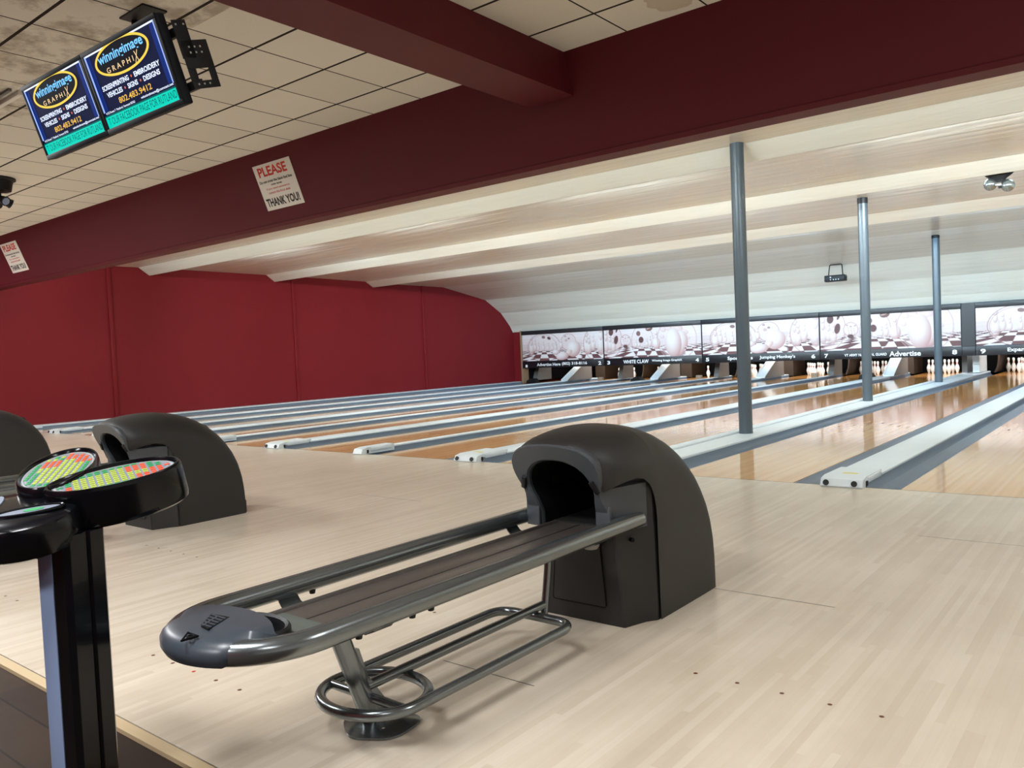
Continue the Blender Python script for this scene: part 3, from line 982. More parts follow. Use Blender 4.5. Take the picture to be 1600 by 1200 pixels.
def ball_return(loc, label):
    """hood and rack; local y grows towards the lanes, the hood front stands at y = 0"""
    t = thing('ball_return', loc, label, 'ball return', 'ball returns on the approach')
    # --- bent outer cover of the hood
    # (y, crown height, half width, height of the lower edge, half width at the lower edge)
    sec = [(-.225, .752, .205, .566, .190), (-.212, .764, .226, .566, .200), (-.18, .776, .243, .574, .212), (-.13, .788, .256, .586, .228), (-.06, .798, .264, .598, .250),
           (.0, .803, .268, .604, .262), (.05, .805, .269, .594, .266), (.09, .805, .270, .568, .268), (.115, .804, .270, .530, .269), (.130, .803, .270, .480, .270),
           (.137, .803, .270, .420, .270), (.141, .802, .270, .0, .270)]
    sec2 = [(.20, .794, .270, .0, .27), (.26, .781, .270, .0, .27), (.32, .762, .270, .0, .27), (.38, .737, .270, .0, .27), (.44, .703, .270, .0, .27), (.49, .667, .270, .0, .27),
            (.535, .626, .270, .0, .27), (.575, .580, .269, .0, .269), (.61, .528, .269, .0, .269), (.636, .474, .268, .0, .268), (.655, .41, .267, .0, .267), (.665, .34, .266, .0, .266), (.669, .27, .265, .0, .265)]

    def ring(y, zt, w, zb, wb):
        zs = zt - min(.21, .75 * zt)
        n = 2.45
        half = [(w * abs(math.sin(PI / 2 * k / 34)) ** (2 / n), zs + (zt - zs) * abs(math.cos(PI / 2 * k / 34)) ** (2 / n)) for k in range(35)]
        half += [(w, zs * (1 - k / 14)) for k in range(1, 15)]
        cutp = half[-1]
        for (a0, b0), (a1, b1) in zip(half, half[1:]):
            if b1 < zb <= b0:
                u = (b0 - zb) / max(1e-9, b0 - b1)
                cutp = (a0 + (a1 - a0) * u, zb)
                break
        hp = [p if p[1] > zb else cutp for p in half]
        lean = max(0.0, min(1.0, -y / .225))
        out = []
        for a, b in hp:
            if zb > .01:
                u = max(0.0, 1 - (b - zb) / .085)
                a = a - max(0.0, a - wb) * u * u
            out.append((a, y + lean * (yl(b) + .232) if b < .755 else y, b))
        return [(-a, yy_, b) for a, yy_, b in out[::-1]] + out[1:]

    def yl(z):
        return -.105 - .44 * max(0.0, z - .45)
    sh = MB()
    rr = [ring(*q) for q in sec + sec2]
    sh.rings(rr, closed=False, caps=False)
    end = rr[-1]
    sh.add(end, [list(range(len(end)))])
    inner = [[(p[0] * (q[2] - .014) / q[2], p[1] + .004, p[2] - (.014 if p[2] > q[3] + .02 else 0)) for p in ring(*q)] for q in sec[:7]]
    sh.rings(inner, closed=False, caps=False)
    sh.rings([rr[0], inner[0]], closed=False, caps=False)
    hood = sh.build('hood_cover', 'hood', t, 45)
    # raised rear skirt at the floor
    MB().box(-.258, .258, .655, .684, 0.0, .10, bev=.010).build('rear_skirt', 'hood', hood)
    # --- front housing under the arch
    fh = MB()
    rg = []
    for z, a, yf, fw in ((0.0, .190, -.022, .262), (.06, .186, -.022, .262), (.37, .156, -.018, .258), (.405, .154, -.018, .257)):
        rg.append([(-fw, .34, z), (-fw, .128, z), (-fw + .03, .085, z), (-a - .008, -yf * -1 + .0, z), (-a, yf - .004, z), (a, yf - .004, z), (a + .008, yf, z), (fw - .03, .085, z), (fw, .128, z), (fw, .34, z)])
    fh.rings(rg)
    for s in (-1, 1):
        pl = [(s * .150, -.018), (s * .160, -.018), (s * .225, .076), (s * .257, .122), (s * .257, .34), (s * .150, .34)]
        pl2 = [(s * .150, .0), (s * .175, .0), (s * .230, .08), (s * .258, .126), (s * .258, .34), (s * .150, .34)]
        fh.rings([[(a, b, .404) for a, b in pl], [(a, b, .54) for a, b in pl], [(a, b, .60) for a, b in pl2]])
    body = fh.build('front_housing', 'hood', t, 25)
    dr = MB()
    door = [(-.145, .070), (.108, .070), (.114, .078), (.092, .335), (-.125, .335), (-.150, .078)]
    dr.rings([[(a, -.0205 - (0.002 if b < .2 else 0), b) for a, b in door], [(a * .985, -.0275 - (0.002 if b < .2 else 0), .2 + (b - .2) * .985) for a, b in door]])
    dr.build('service_door', 'hood', body)
    ed = MB()
    ed.tube([(a, -.0265 - (0.0015 if b < .2 else 0), b) for a, b in door], .0028, 6, closed=True)
    ed.build('door_gap', 'hood_inner', body)
    for s in (-1, 1):
        T = Matrix.Translation((s * .204, .036, .345)) @ Matrix.Rotation(-s * .36, 4, 'Z') @ Matrix.Rotation(s * PI / 2, 4, 'Y')
        MB().lathe([(.0001, -.012), (.008, -.012), (.009, .012), (.0001, .012)], 12, 0, T).build('bolt_hole', 'hood_inner', body)
    # --- arch around the ball opening, leaning out at the top
    N = 33
    half_o = [(.200, .395), (.200, .50), (.192, .530), (.188, .552), (.198, .585), (.209, .615), (.214, .650), (.208, .683), (.186, .715), (.150, .736), (.10, .748), (.05, .753), (0, .755)]
    half_h = [(.135, .395), (.135, .47), (.140, .51), (.150, .545), (.153, .575), (.147, .607), (.130, .638), (.100, .664), (.06, .680), (.03, .685), (0, .686)]
    oh, hh = resample(half_o, N), resample(half_h, N)
    oo = oh + [(-a, b) for a, b in oh[-2::-1]]
    ho = hh + [(-a, b) for a, b in hh[-2::-1]]

    ar = MB()
    e = .012
    r0 = [(max(-.250, min(.250, a * (1.33 if b < .58 else 1.0))), .09 if b < .58 else .0, b) for a, b in oo]
    r1 = [(a, yl(b) + e, b) for a, b in oo]
    r2 = [(a * .965, yl(b), b - .006 if b > .5 else b) for a, b in oo]
    r3 = [(a * 1.04, yl(b), b + (.005 if b > .5 else 0)) for a, b in ho]
    r4 = [(a, yl(b) + .010, b) for a, b in ho]
    r5 = [(a, yl(b) + .026, b) for a, b in ho]
    ar.rings([r0, r1, r2, r3, r4, r5], closed=False, caps=False)
    arch = ar.build('opening_arch', 'hood_face', t, 30)
    # stepped strip at the foot of each side of the arch
    for s in (-1, 1):
        MB().box(min(s * .138, s * .204), max(s * .138, s * .204), -.118, -.10, .398, .505, bev=.005).build('arch_foot', 'hood_face', arch)
        T = Matrix.Translation((s * .172, yl(.585) - .004, .585)) @ Matrix.Rotation(.41, 4, 'X') @ Matrix.Rotation(s * -.35, 4, 'Y')
        MB().box(-.012, .012, -.006, .006, -.030, .030, bev=.006, T=T).build('clip', 'black_metal', arch)
    cv = MB()
    cv.rings([[(a, yl(b) + .025, b) for a, b in ho], [(a * .98, .50, b - .005) for a, b in ho]], closed=False, caps=False)
    cv.add([(a * .98, .50, b - .005) for a, b in ho], [list(range(len(ho)))])
    cv.build('cavity', 'hood_inner', t)
    # --- rack: U-shaped rail
    zr, ar_, rt = .428, .230, .0315
    yc = -1.523
    pts = [(ar_, .062, zr)] + [(ar_, -.2 - 1.32 * k / 8, zr) for k in range(0, 9)]
    pts += [(ar_ * math.cos(a), yc - ar_ * 1.0 * math.sin(a), zr) for a in [PI * k / 24 for k in range(1, 24)]]
    pts += [(-ar_, -1.52 + 1.32 * k / 8, zr) for k in range(0, 9)] + [(-ar_, -.01, zr)]
    rails = MB().tube(pts, rt, 20).build('rail', 'rail', t, 50)
    # --- track between the rails
    tr = MB()
    for (xa, xb) in ((-.112, -.008), (.000, .118)):
        tr.box(xa, xb, -1.50, .42, .376, .398, 0, bev=.004)
    tr.box(-.112, .118, -1.50, .42, .360, .380, 0)
    for s in (-1, 1):
        tr.prism([(s * .112, .372), (s * .126, .378), (s * .126, .406), (s * .118, .406), (s * .112, .396)], 'y', -1.50, -.03, 0)
    track = tr.build('track', 'tray', t)
    MB().box(-.105, .112, -1.50, -1.40, .396, .401, bev=.002).build('track_end_pad', 'tray_pad', track)
    # curved brackets from track to rail
    for y in (-.20, -1.30):
        for s in (-1, 1):
            b = MB()
            arc = [(s * (.225 - .005), .400), (s * .205, .384), (s * .175, .372), (s * .145, .372), (s * .112, .380)]
            b.rings([[(a, y - .035, z) for a, z in arc], [(a, y + .035, z) for a, z in arc], [(a, y + .035, z - .006) for a, z in arc], [(a, y - .035, z - .006) for a, z in arc]], closed=False, caps=False, loop=True)
            b.build('bracket', 'rail', track)
    # stop cup at the end of the track
    cp = MB()
    cr = []
    for z, k in ((.375, 1.0), (.432, 1.0), (.438, .93), (.432, .84), (.392, .8)):
        cr.append([(.125 * k * math.cos(a), -1.565 + (.078 * k) * math.sin(a), z) for a in [2 * PI * j / 24 for j in range(24)]])
    cp.rings(cr)
    cp.build('ball_stop', 'black_metal', t)
    # --- nose cap over the end of the rail
    nc = MB()
    K = 40
    rows = [[] for _ in range(9)]
    for j in range(K + 1):
        # along the front of the U, from its left flank over the tip to its right flank
        a = PI + math.radians(27) + (PI - math.radians(54)) * j / K
        w = max(0.0, 1 - abs(a - 1.5 * PI) / math.radians(62))
        w = w * w * (3 - 2 * w)                       # 1 at the tip, 0 on the flanks
        w = min(1.0, w * 2.2)
        ca, sa = math.cos(a), math.sin(a)
        back = min(yc - .105 + .055 * max(0.0, 1 - (ca / .90) ** 2), 9)   # rear edge bulges towards the track
        for q, (k_, z_) in enumerate(((0.0, .474), (.45, .476), (.80, .474), (1.0, .466))):
            z_ = .460 + (z_ - .460) * min(1.0, 3.5 * (1 - abs(2 * j / K - 1)))
            ex_, ey_ = .222 * ca, yc + .222 * sa
            rows[q].append((ex_ * (1.0 if k_ else .94), back + (ey_ - back) * k_, z_ - (.012 * (1 - w) if k_ == 1.0 else 0)))
        for q, (r_, z_) in enumerate(((.242, .461), (.258, .450), (.2665, .434), (.2665, .418), (.258, .402))):
            r2 = .222 + (r_ - .222) * w
            z2 = .454 + (z_ - .454) * w
            rows[4 + q].append((r2 * ca, yc + r2 * sa, z2))
    nc.rings(rows, closed=False, caps=False)
    nc.rings([rows[0], [(x_, y_ + .002, z_ - .03) for x_, y_, z_ in rows[0]]], closed=False, caps=False)
    nose = nc.build('nose_cap', 'nose', t, 40)
    vt = MB()
    base = [(-.055, yc - .128), (.012, yc - .118), (.050, yc - .200), (.010, yc - .196)]
    vt.rings([[(a, b, .4740) for a, b in base], [(a, b, .4768) for a, b in base]])
    vent = vt.build('vent', 'hood_inner', nose)
    sl = MB()
    for k in range(5):
        u = (k + .5) / 5
        xa, xb = -.052 + .062 * u, .014 + .035 * u
        y_ = yc - .126 - .070 * u
        sl.box(xa, xb, y_ - .0028, y_ + .0028, .4764, .4785, 0)
    sl.box(-.012, -.006, -.035, .035, .4764, .4788, 0, T=Matrix.Translation((.008, yc - .160, 0)) @ Matrix.Rotation(.5, 4, 'Z'))
    sl.build('vent_slats', 'nose', vent)
    em = MB()
    tri = [(.012, yc - .232), (.058, yc - .232), (.054, yc - .272)]
    em.tube([(a, b, .4700) for a, b in tri], .0030, 6, closed=True, mi=0)
    em.tube([(.045 + .008 * math.cos(q * PI / 8), yc - .243 + .008 * math.sin(q * PI / 8), .4705) for q in range(16)], .0025, 6, closed=True, mi=0)
    em.build('emblem', 'hood_inner', nose)
    # --- legs
    fl2 = MB()
    fl2.tube([(0, -1.307, .374), (0, -1.27, .27), (0, -1.175, .012)], .030, 18)
    post = fl2.build('front_leg', 'rail', t, 50)
    wb = MB().prism([(-1.248, .27), (-1.225, .262), (-1.195, .17), (-1.130, .075), (-1.120, .04), (-1.17, .04)], 'x', -.012, .012)
    wb.build('gusset', 'rail', post)
    fp = fillet([(-.12, -1.20, 0), (.0, -1.275, 0), (.12, -1.20, 0), (.10, -1.05, 0), (-.10, -1.05, 0)], .05, 5, True)
    bp = MB()
    bp.rings([[(p[0], p[1], .0005) for p in fp], [(p[0], p[1], .008) for p in fp], [(p[0] * .86, -1.16 + (p[1] + 1.16) * .86, .015) for p in fp], [(p[0] * .35, -1.17 + (p[1] + 1.17) * .35, .030) for p in fp]])
    foot = bp.build('foot_plate', 'rail', post, 15)
    for a in (-.06, .06):
        MB().lathe([(.0001, 0), (.008, 0), (.008, .006), (.0001, .006)], 10, 0, Matrix.Translation((a, -1.19, .018))).build('bolt', 'chrome', foot)
    rl = MB().tube([(0, -.245, .372), (0, -.262, .26), (0, -.298, .085)], .015, 14)
    rl.build('rear_leg', 'rail', t, 50)
    # guard loop low around the legs, with its ring at the front
    zl = .105
    HW, YR = .178, -1.165
    lp = MB()
    path = fillet([(-HW, YR, zl), (-HW, -.345, zl), (HW, -.345, zl), (HW, YR, zl)], .085, 8)
    for k in range(1, 22):
        a = PI * k / 22
        path.append((HW * math.cos(a), YR - .150 * math.sin(a), zl))
    lp.tube(path, .0175, 14, closed=True)
    lp.tube([(HW * math.cos(PI * k / 22), YR + .150 * math.sin(PI * k / 22), zl) for k in range(23)], .0175, 14)
    loop = lp.build('guard_loop', 'rail', t, 50)
    MB().tube([(0, -1.20, zl + .03), (0, -.30, zl + .033)], .0165, 14).build('centre_bar', 'rail', t, 50)
    MB().tube([(-.17, YR - .03, zl), (0, YR - .03, zl), (.17, YR - .03, zl)], .014, 12).build('cross_bar', 'rail', t, 50)
    # small grey cup under the rail and rubber knobs below it
    MB().lathe([(.0001, 0), (.026, 0), (.034, .012), (.037, .048), (.0001, .048)], 18, 0, Matrix.Translation((.075, -.062, .315))).build('sensor_cup', 'cup_grey', t)
    for (kx, ky) in ((.226, -1.40), (.226, -1.205), (.226, -1.13), (-.226, -1.205)):
        MB().lathe([(.0001, 0), (.009, 0), (.011, .012), (.0001, .012)], 10, 0, Matrix.Translation((kx, ky, zr - rt - .010))).build('rubber_knob', 'black_metal', t)
    return t


br = ball_return((0.391, -3.5, 0.0), 'big black ball return with a long gunmetal rail rack, nearest and wholly in view')
for x_, lab in ((-3.3897, 'black ball return behind the keypad console, its hood open towards the red wall side rack'),
                (-6.788, 'black ball return cut by the left picture edge, only the back of its hood showing')):
    c = copy_tree(br)
    c.location = (x_, -3.5, 0.0)
    c['label'] = lab
copies = [o for o in C.objects if o.get('category') == 'ball return' and o is not br]
copies[0]['label'] = 'black ball return standing behind the black keypad console'

# ------------------------------------------------------------------ score keypad console
yaw, tilt, roll = 0.27, 0.216, 0.07
ey = Vector((-math.sin(yaw), math.cos(yaw), 0)) * math.cos(tilt) + Vector((0, 0, math.sin(tilt)))
ex0 = Vector((math.cos(yaw), math.sin(yaw), 0))
ez0 = ex0.cross(ey)
ex = ex0 * math.cos(roll) - ez0 * math.sin(roll)
base = Vector((0.175, -5.416, -0.012))
HT = plane_T(Vector((0.104, -5.461, 0.832)) - base, ex, ey)
kc = thing('keypad_console', base, 'gloss black pedestal console with two oval score keypads, in the left foreground', 'score console')


def ellipse(cx, cy, a, b, ang, n=48):
    return [(cx + a * math.cos(t) * math.cos(ang) - b * math.sin(t) * math.sin(ang), cy + a * math.cos(t) * math.sin(ang) + b * math.sin(t) * math.cos(ang)) for t in [2 * PI * j / n for j in range(n)]]


def scaled(poly, k, c):
    return [(c[0] + (a - c[0]) * k, c[1] + (b - c[1]) * k) for a, b in poly]


PHI, RC, PA, PB = 0.62, 0.175, 0.164, 0.093
rnd = random.Random(4)
for s in (1, -1):
    d = (s * math.sin(PHI), math.cos(PHI))
    c = (d[0] * RC, d[1] * RC)
    ang = math.atan2(d[1], d[0])
    E0 = ellipse(c[0], c[1], PA, PB, ang)
    pod = MB()
    pod.rings([[(a, b, z) for a, b in scaled(E0, k, c)] for k, z in ((.95, -.105), (1.02, -.098), (1.03, -.085), (1.0, -.012), (.985, -.003), (.965, .001), (.93, .001), (.905, -.004), (.89, -.010), (.3, -.010))], T=HT)
    podo = pod.build('keypad_pod', 'console', kc, 40)
    ov = MB()
    ov.rings([[(a, b, -.0095) for a, b in scaled(E0, .890, c)], [(a, b, -.0080) for a, b in scaled(E0, .880, c)]], T=HT, mi=0)
    # printed rings of the overlay
    for k0, k1 in ((.86, .83), (.79, .775)):
        A, B = scaled(E0, k0, c), scaled(E0, k1, c)
        ov.rings([[(a, b, -.0076) for a, b in A], [(a, b, -.0076) for a, b in B]], caps=False, T=HT, mi=4)
    # keys in rows along the oval
    step, row = .0180, .0160
    for i in range(-7, 8):
        for j in range(-4, 5):
            u, v = i * step, j * row
            if (u / (PA * .80)) ** 2 + (v / (PB * .80)) ** 2 > .96:
                continue
            if i >= 5 or (i in (3, 4) and j < -1):
                mi = 3 if (j <= 0) else (2 if rnd.random() < .6 else 1)
            elif i <= -6:
                mi = 3 if j < 0 else 2
            elif abs(j) == 4 or (j == 3 and i < 0):
                mi = 2
            elif i in (2, 3, 4) and j >= 1:
                mi = 3
            else:
                mi = 1
            dx, dy = d
            nx_, ny_ = -dy, dx
            q = []
            for (p, r_) in ((-1, -1), (1, -1), (1, 1), (-1, 1)):
                uu, vv = u + p * step * .37, v + r_ * row * .31
                q.append((c[0] + dx * uu + nx_ * vv, c[1] + dy * uu + ny_ * vv))
            ov.rings([[(a, b, -.0078) for a, b in q], [(a, b, -.0066) for a, b in scaled(q, .94, (sum(a for a, _ in q) / 4, sum(b for _, b in q) / 4))]], T=HT, mi=mi)
            # ink mark on the key
            qm = scaled(q, .45, (sum(a for a, _ in q) / 4, sum(b for _, b in q) / 4))
            qm = [(a, b, -.0064) for a, b in qm]
            if mi >= 1:
                ov.add([qm[0], qm[1], [(qm[1][k] * .7 + qm[2][k] * .3) for k in range(3)], [(qm[0][k] * .7 + qm[3][k] * .3) for k in range(3)]], [[0, 1, 2, 3]], 5, HT)
    ov.build('key_overlay', ['key_bg', 'key_yellow', 'key_green', 'key_orange', 'cup_grey', 'key_ink'], podo, smooth=False)
# lower lobe with its small oval button
lobe_c = (-.012, -.085)
E1 = ellipse(lobe_c[0], lobe_c[1] + .03, .150, .125, 0.0)
lb = MB()
lb.rings([[(a, b, z) for a, b in scaled(E1, k, lobe_c)] for k, z in ((.9, -.115), (1.0, -.108), (1.02, -.095), (1.0, -.045), (.97, -.034), (.90, -.029), (.6, -.024), (.2, -.022))], T=HT)
lobe = lb.build('front_lobe', 'console', kc, 40)
E2 = ellipse(.045, -.062, .075, .022, .75)
rb = MB()
rb.tube([(a, b, -.0215) for a, b in E2], .0045, 8, closed=True, T=HT)
rb.build('button_rim', 'console', lobe)
E3 = ellipse(.045, -.062, .070, .018, .75)
bt = MB()
bt.rings([[(a, b, -.0245) for a, b in E3], [(a, b, -.0200) for a, b in scaled(E3, .95, (.045, -.062))]], T=HT)
bto = bt.build('button', 'key_bg', lobe)
bt = MB()
E4 = ellipse(.052, -.055, .022, .009, .75)
bt.rings([[(a, b, -.0202) for a, b in E4], [(a, b, -.0190) for a, b in E4]], T=HT)
bt.build('button_light', 'key_green', bto)
E5 = ellipse(-.085, -.06, .06, .018, 2.2)
bt = MB()
bt.rings([[(a, b, -.0245) for a, b in E5], [(a, b, -.0210) for a, b in scaled(E5, .95, (-.085, -.06))]], T=HT)
bt.build('button', 'key_bg', lobe)
# column: front strip faces the seats
cw, cd = .052, .058
col = [(-cw, -cd + .012), (-cw + .012, -cd), (cw - .012, -cd), (cw, -cd + .012), (cw, -.01), (cw - .008, -.004), (cw - .008, .004), (cw, .01), (cw, cd - .012), (cw - .012, cd), (-cw + .012, cd), (-cw, cd - .012)]
RZ = Matrix.Rotation(yaw, 4, 'Z')
MBc = MB().prism(col, 'z', 0.0, .742, T=RZ)
colo = MBc.build('column', 'console', kc, 30)
MB().box(-.046, .002, -cd - .0025, -cd + .004, .02, .742, T=RZ, bev=.001).build('column_strip', 'console_strip', colo)
MB().lathe([(.0001, 0), (.135, 0), (.14, .008), (.13, .016), (.07, .03), (.0001, .03)], 32).build('base_plate', 'console', kc)

# ------------------------------------------------------------------ pair of ceiling monitors
MT = 0.314
me_x, me_d = Vector((1, 0.016, 0)).normalized(), None
m_up = Vector((0.0, -math.sin(MT), math.cos(MT)))


def monitor(tl, label):
    """32-inch screen; tl is the top left corner of its front, plane tilted down towards the seats"""
    W_, H_ = .716, .400
    t = thing('ceiling_monitor', tl, label, 'monitor', 'monitors hung side by side from the ceiling')
    T = plane_T((0, 0, 0), me_x, m_up)
    b = MB()
    b.box(0, W_, -H_, 0, -.05, -.004, bev=.008, T=T)
    for (x0, x1, y0, y1) in ((0, W_, -.022, 0), (0, W_, -H_, -H_ + .026), (0, .020, -H_ + .026, -.022), (W_ - .020, W_, -H_ + .026, -.022)):
        b.box(x0, x1, y0, y1, -.006, .006, T=T, bev=.002)
    b.box(.12, W_ - .12, -H_ + .06, -.06, -.085, -.05, bev=.01, T=T)
    b.build('housing', 'bezel', t)
    # picture
    s = MB()

    def rect(x0, x1, y0, y1, mi, d):
        s.add([(x0, y0, d), (x1, y0, d), (x1, y1, d), (x0, y1, d)], [[0, 1, 2, 3]], mi, T)
    X0, X1, Y0, Y1 = .020, W_ - .020, -H_ + .026, -.022
    s.box(X0, X1, Y0, Y1, -.003, .0, 0, T=T)
    d = .0006
    sw, shh = X1 - X0, Y1 - Y0
    fx = lambda u: X0 + u * sw
    fy = lambda v: Y1 - v * shh
    # blue glow columns beside the frame lines
    for u0, u1 in ((.025, .075), (.925, .975)):
        rect(fx(u0), fx(u1), fy(.77), fy(.03), 1, d)
    for u0, u1 in ((.0, .022), (.978, 1.0)):
        rect(fx(u0), fx(u1), fy(.78), fy(.0), 3, d * 2)
    rect(fx(0), fx(1), fy(.022), fy(.0), 2, d * 2)
    rect(fx(.0), fx(1), fy(1), fy(.835), 7, d * 2)           # teal banner
    rect(fx(0), fx(1), fy(.845), fy(.825), 8, d * 2.5)
    # oval emblem
    ce = (fx(.49), fy(.195))
    el = lambda a, b2: [(ce[0] + a * math.cos(q * PI / 28), ce[1] + b2 * math.sin(q * PI / 28)) for q in range(56)]
    A, B = el(.378 * sw, .222 * shh), el(.350 * sw, .190 * shh)
    s.add([(a, b2, d * 3) for a, b2 in B], [list(range(56))], 9, T)
    s.rings([[(a, b2, d * 3.4) for a, b2 in A], [(a, b2, d * 3.4) for a, b2 in B]], caps=False, T=T, mi=5)
    put_text(s, 'winningimage', fx(.175), fx(.80), fy(.235), fy(.075), T, 4, .02, 0, d * 4)
    put_text(s, 'G R A P H I', fx(.245), fx(.625), fy(.335), fy(.265), T, 6, .01, 0, d * 4)
    put_text(s, 'X', fx(.635), fx(.705), fy(.365), fy(.225), T, 6, .0, .3, d * 4)
    put_text(s, 'SCREENPRINTING', fx(.10), fx(.485), fy(.520), fy(.452), T, 2, .03, 0, d * 4)
    put_text(s, 'EMBROIDERY', fx(.565), fx(.91), fy(.520), fy(.452), T, 2, .03, 0, d * 4)
    put_text(s, 'VEHICLES', fx(.135), fx(.36), fy(.620), fy(.552), T, 2, .03, 0, d * 4)
    put_text(s, 'SIGNS', fx(.44), fx(.58), fy(.620), fy(.552), T, 2, .03, 0, d * 4)
    put_text(s, 'DESIGNS', fx(.66), fx(.88), fy(.620), fy(.552), T, 2, .03, 0, d * 4)
    for u, v in ((.525, .486), (.40, .586), (.62, .586)):
        s.add([(fx(u) + .006 * math.cos(q * PI / 6), fy(v) + .006 * math.sin(q * PI / 6), d * 4) for q in range(12)], [list(range(12))], 10, T)
    put_text(s, '802.483.9412', fx(.265), fx(.726), fy(.745), fy(.665), T, 11, .015, 0, d * 4)
    put_text(s, '4132 Route 7  Pittsford, Vermont 05763', fx(.03), fx(.46), fy(.818), fy(.782), T, 2, .02, 0, d * 4)
    put_text(s, 'winningimage@comcast.net', fx(.55), fx(.985), fy(.815), fy(.770), T, 2, .02, 0, d * 4)
    put_text(s, 'T OUR FACEBOOK PAGE FOR RUTLAND', fx(.03), fx(.985), fy(.965), fy(.865), T, 8, .0, 0, d * 4)
    s.build('screen', ['s_navy', 's_blue', 's_white', 's_peri', 's_sky', 's_yellow', 's_cream', 's_teal', 's_tealdark', 's_dark', 's_red', 's_orange'], t, smooth=False)
    return t


mtl = Vector((-2.671, -4.376, 2.712))
monitor(mtl, 'left screen of the two tilted advertising monitors under the ceiling')
m2 = monitor(mtl + me_x * .722, 'right screen of the two tilted advertising monitors, with the slotted bracket at its edge')
# bracket of the pair: rail behind both, slotted side plate, drop pole to the ceiling
wm = thing('monitor_mount', mtl + me_x * .72, 'black slotted metal mount holding both monitors below the ceiling', 'mount')
T = plane_T((0, 0, 0), me_x, m_up)
MB().box(-.45, .74, -.10, -.06, -.120, -.088, T=T, bev=.003).build('rail', 'black_metal', wm)
MB().box(-.45, .74, -.34, -.30, -.120, -.088, T=T, bev=.003).build('rail', 'black_metal', wm)
pl = MB()
for (y0, y1, z0, z1) in ((-.21, -.04, -.125, -.055), (-.255, -.13, -.205, -.06), (-.345, -.31, -.205, -.06), (-.31, -.255, -.205, -.17), (-.31, -.255, -.10, -.06)):
    pl.box(.738, .746, y0, y1, z0, z1, T=T, bev=.002)
plo = pl.build('side_plate', 'black_metal', wm)
sc = MB()
for (y, z) in ((-.16, -.10), (-.16, -.13), (-.16, -.16), (-.185, -.10), (-.185, -.13), (-.185, -.16), (-.325, -.09), (-.325, -.12), (-.325, -.15), (-.06, -.07), (-.06, -.11)):
    sc = MB()
    sc.box(.7455, .7468, y - .004, y + .004, z - .004, z + .004, T=T)
    sc.build('screw_hole', 'cup_grey', plo)
top = zc - mtl.z
MB().tube(fillet([(-.10, .22, -.20), (-.45, .50, -.10), (-.86, .74, -.02), (-.86, .74, top - .008)], .12, 5), .020, 14).build('drop_pole', 'black_metal', wm)
MB().box(-.16, .02, .175, .24, -.27, -.14, bev=.004).build('tilt_head', 'black_metal', wm)
MB().box(-.90, -.60, .66, .82, top - .012, top, bev=.004).build('ceiling_plate', 'black_metal', wm)

# ------------------------------------------------------------------ paper notices on the bulkhead
th = math.atan2(.272, .707)
sign_up = Vector((0, -math.sin(th), math.cos(th)))


def notice(x0, label):
    o = Vector((x0, -1.1223, 3.222))
    nrm = Vector((1, 0, 0)).cross(sign_up)
    o = o + nrm * .006
    t = thing('paper_notice', o, label, 'notice', 'notices on the burgundy bulkhead')
    T = plane_T((0, 0, 0), (1, 0, 0), sign_up)
    w, h = .647, .482
    MB().box(0, w, -h, 0, -.004, 0, T=T, bev=.001).build('sheet', 'sign_white', t)
    s = MB()
    d = .0008
    for (txt, a, b, y0, y1, mi, bo) in (('PLEASE', .10, .86, .06, .27, 0, .03), ('Do not cross the black foul line', .05, .92, .345, .405, 1, .03), ('onto lanes', .33, .62, .435, .480, 1, .03),
                                        ('If you need assistance,', .17, .80, .52, .575, 0, .01), ('contact the front desk', .19, .78, .60, .655, 0, .01), ('THANK YOU!', .05, .93, .74, .925, 1, .035)):
        s = MB()
        put_text(s, txt, a * w, b * w, -y1 * h, -y0 * h, T, 0, bo, 0, d)
        s.build('lettering', ('sign_red', 'sign_black')[mi], t, smooth=False)


notice(-5.317, 'white PLEASE THANK YOU notice on the bulkhead, below and right of the monitors')
notice(-12.42, 'small far white PLEASE THANK YOU notice at the left picture edge')

# ------------------------------------------------------------------ twin mirror globes on the second ceiling drop
gl = thing('twin_globe_light', (0.575, 6.46, 3.365), 'pair of silver globes hanging from a dark bracket on the lane ceiling', 'globe light')
MB().rings([[(.17 * math.cos(a) * k, .05 * math.sin(a) * k, z) for a in [2 * PI * j / 24 for j in range(24)]] for k, z in ((1, 0), (1, -.15), (.93, -.165), (.50, -.215), (.36, -.26), (.30, -.30), (.1, -.305))]).build('bracket', 'black_metal', gl)
for sx, sz in ((-.103, -.275), (.102, -.318)):
    g = MB()
    g.sphere((sx, -.02, sz), .083, seg=28)
    g.build('globe', 'globe', gl, 60)
MB().box(-.035, .035, -.075, -.035, -.32, -.27, bev=.006).build('lamp', 'chrome', gl)
MB().lathe([(.0001, 0), (.018, 0), (.018, .03), (.0001, .03)], 12, 0, Matrix.Translation((.01, -.04, -.345))).build('lamp_foot', 'black_metal', gl)

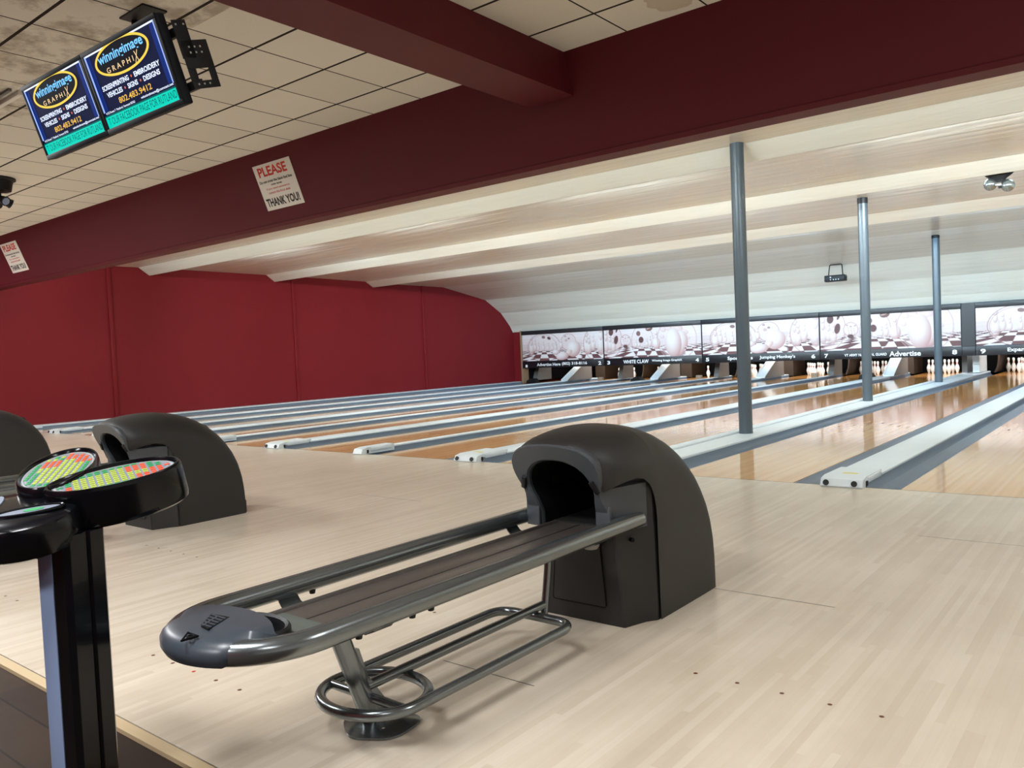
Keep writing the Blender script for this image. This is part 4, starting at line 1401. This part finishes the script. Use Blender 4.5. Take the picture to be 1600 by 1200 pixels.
# ------------------------------------------------------------------ small effect projector on the curved ceiling
yk = thing('effect_projector', (-4.02, 14.5, 2.83), 'small black effect projector hanging by a U-shaped yoke on the white curved ceiling', 'projector')
MB().tube(fillet([(-.15, -.06, -.21), (-.17, -.05, -.16), (-.145, -.02, .09), (.145, -.02, .09), (.17, -.05, -.16), (.15, -.06, -.21)], .03, 4), .013, 10).build('yoke', 'black_metal', yk)
pb = MB()
pb.box(-.245, .245, -.17, .06, -.33, -.175, bev=.02)
pbo = pb.build('body', 'black_metal', yk)
ln = MB()
for i_, (a, z) in enumerate(((-.09, -.225), (-.09, -.285), (-.02, -.285), (.04, -.285), (.10, -.285))):
    ln.sphere((a, -.172, z), .016 if i_ else .02, seg=12)
ln.build('lenses', 'lens', pbo)
MB().tube([(.17, -.04, -.16), (.24, -.05, -.14), (.26, -.05, -.20), (.22, -.05, -.24)], .006, 8).build('cable', 'cup_grey', yk)

# ------------------------------------------------------------------ black ceiling spotlight cut by the left edge
sp = thing('ceiling_spotlight', (-8.02, -2.66, zc), 'black ceiling spotlight with a cluster of lamps, at the left picture edge', 'spotlight')
MB().lathe([(.0001, 0), (.20, 0), (.20, -.02), (.17, -.035), (.15, -.14), (.06, -.16), (.0001, -.16)][::-1], 28).build('canopy', 'black_metal', sp)
MB().lathe([(.0001, -.27), (.05, -.27), (.045, -.15), (.0001, -.15)], 16).build('stem', 'black_metal', sp)
for k in range(5):
    a = 2 * PI * k / 5 + .3
    Tm = Matrix.Translation((.09 * math.cos(a), .09 * math.sin(a), -.25)) @ Matrix.Rotation(a, 4, 'Z') @ Matrix.Rotation(2.0, 4, 'Y')
    hd = MB().lathe([(.0001, -.05), (.035, -.05), (.045, .0), (.055, .06), (.0001, .06)], 16, 0, Tm).build('lamp_head', 'black_metal', sp)
    MB().lathe([(.0001, .0605), (.042, .0605), (.038, .066), (.0001, .067)], 16, 0, Tm).build('lamp_lens', 'console_strip', hd)
# ceiling register beside the monitors and a dark clip near the grid
tr_ = thing('ceiling_register', (-5.0, -3.60, zc - .001), 'raised edge of a ceiling register just left of the monitors', 'vent')
MB().box(-.30, .30, -.34, -.30, -.035, .0, bev=.008).build('frame', 'sign_white', tr_)
MB().box(-.30, .30, -.02, .02, -.035, .0, bev=.008).build('frame', 'sign_white', tr_)
for k in range(3):
    MB().box(-.30, .30, -.26 + k * .085, -.235 + k * .085, -.02, .0, T=Matrix.Identity(4)).build('slat', 'kick_grey', tr_)
tag(MB().box(-1.32, -1.26, -3.36, -3.30, 3.15, 3.17).build('beam_clip', 'chrome'), 'tiny metal clip on the side of the burgundy ceiling beam', 'clip')
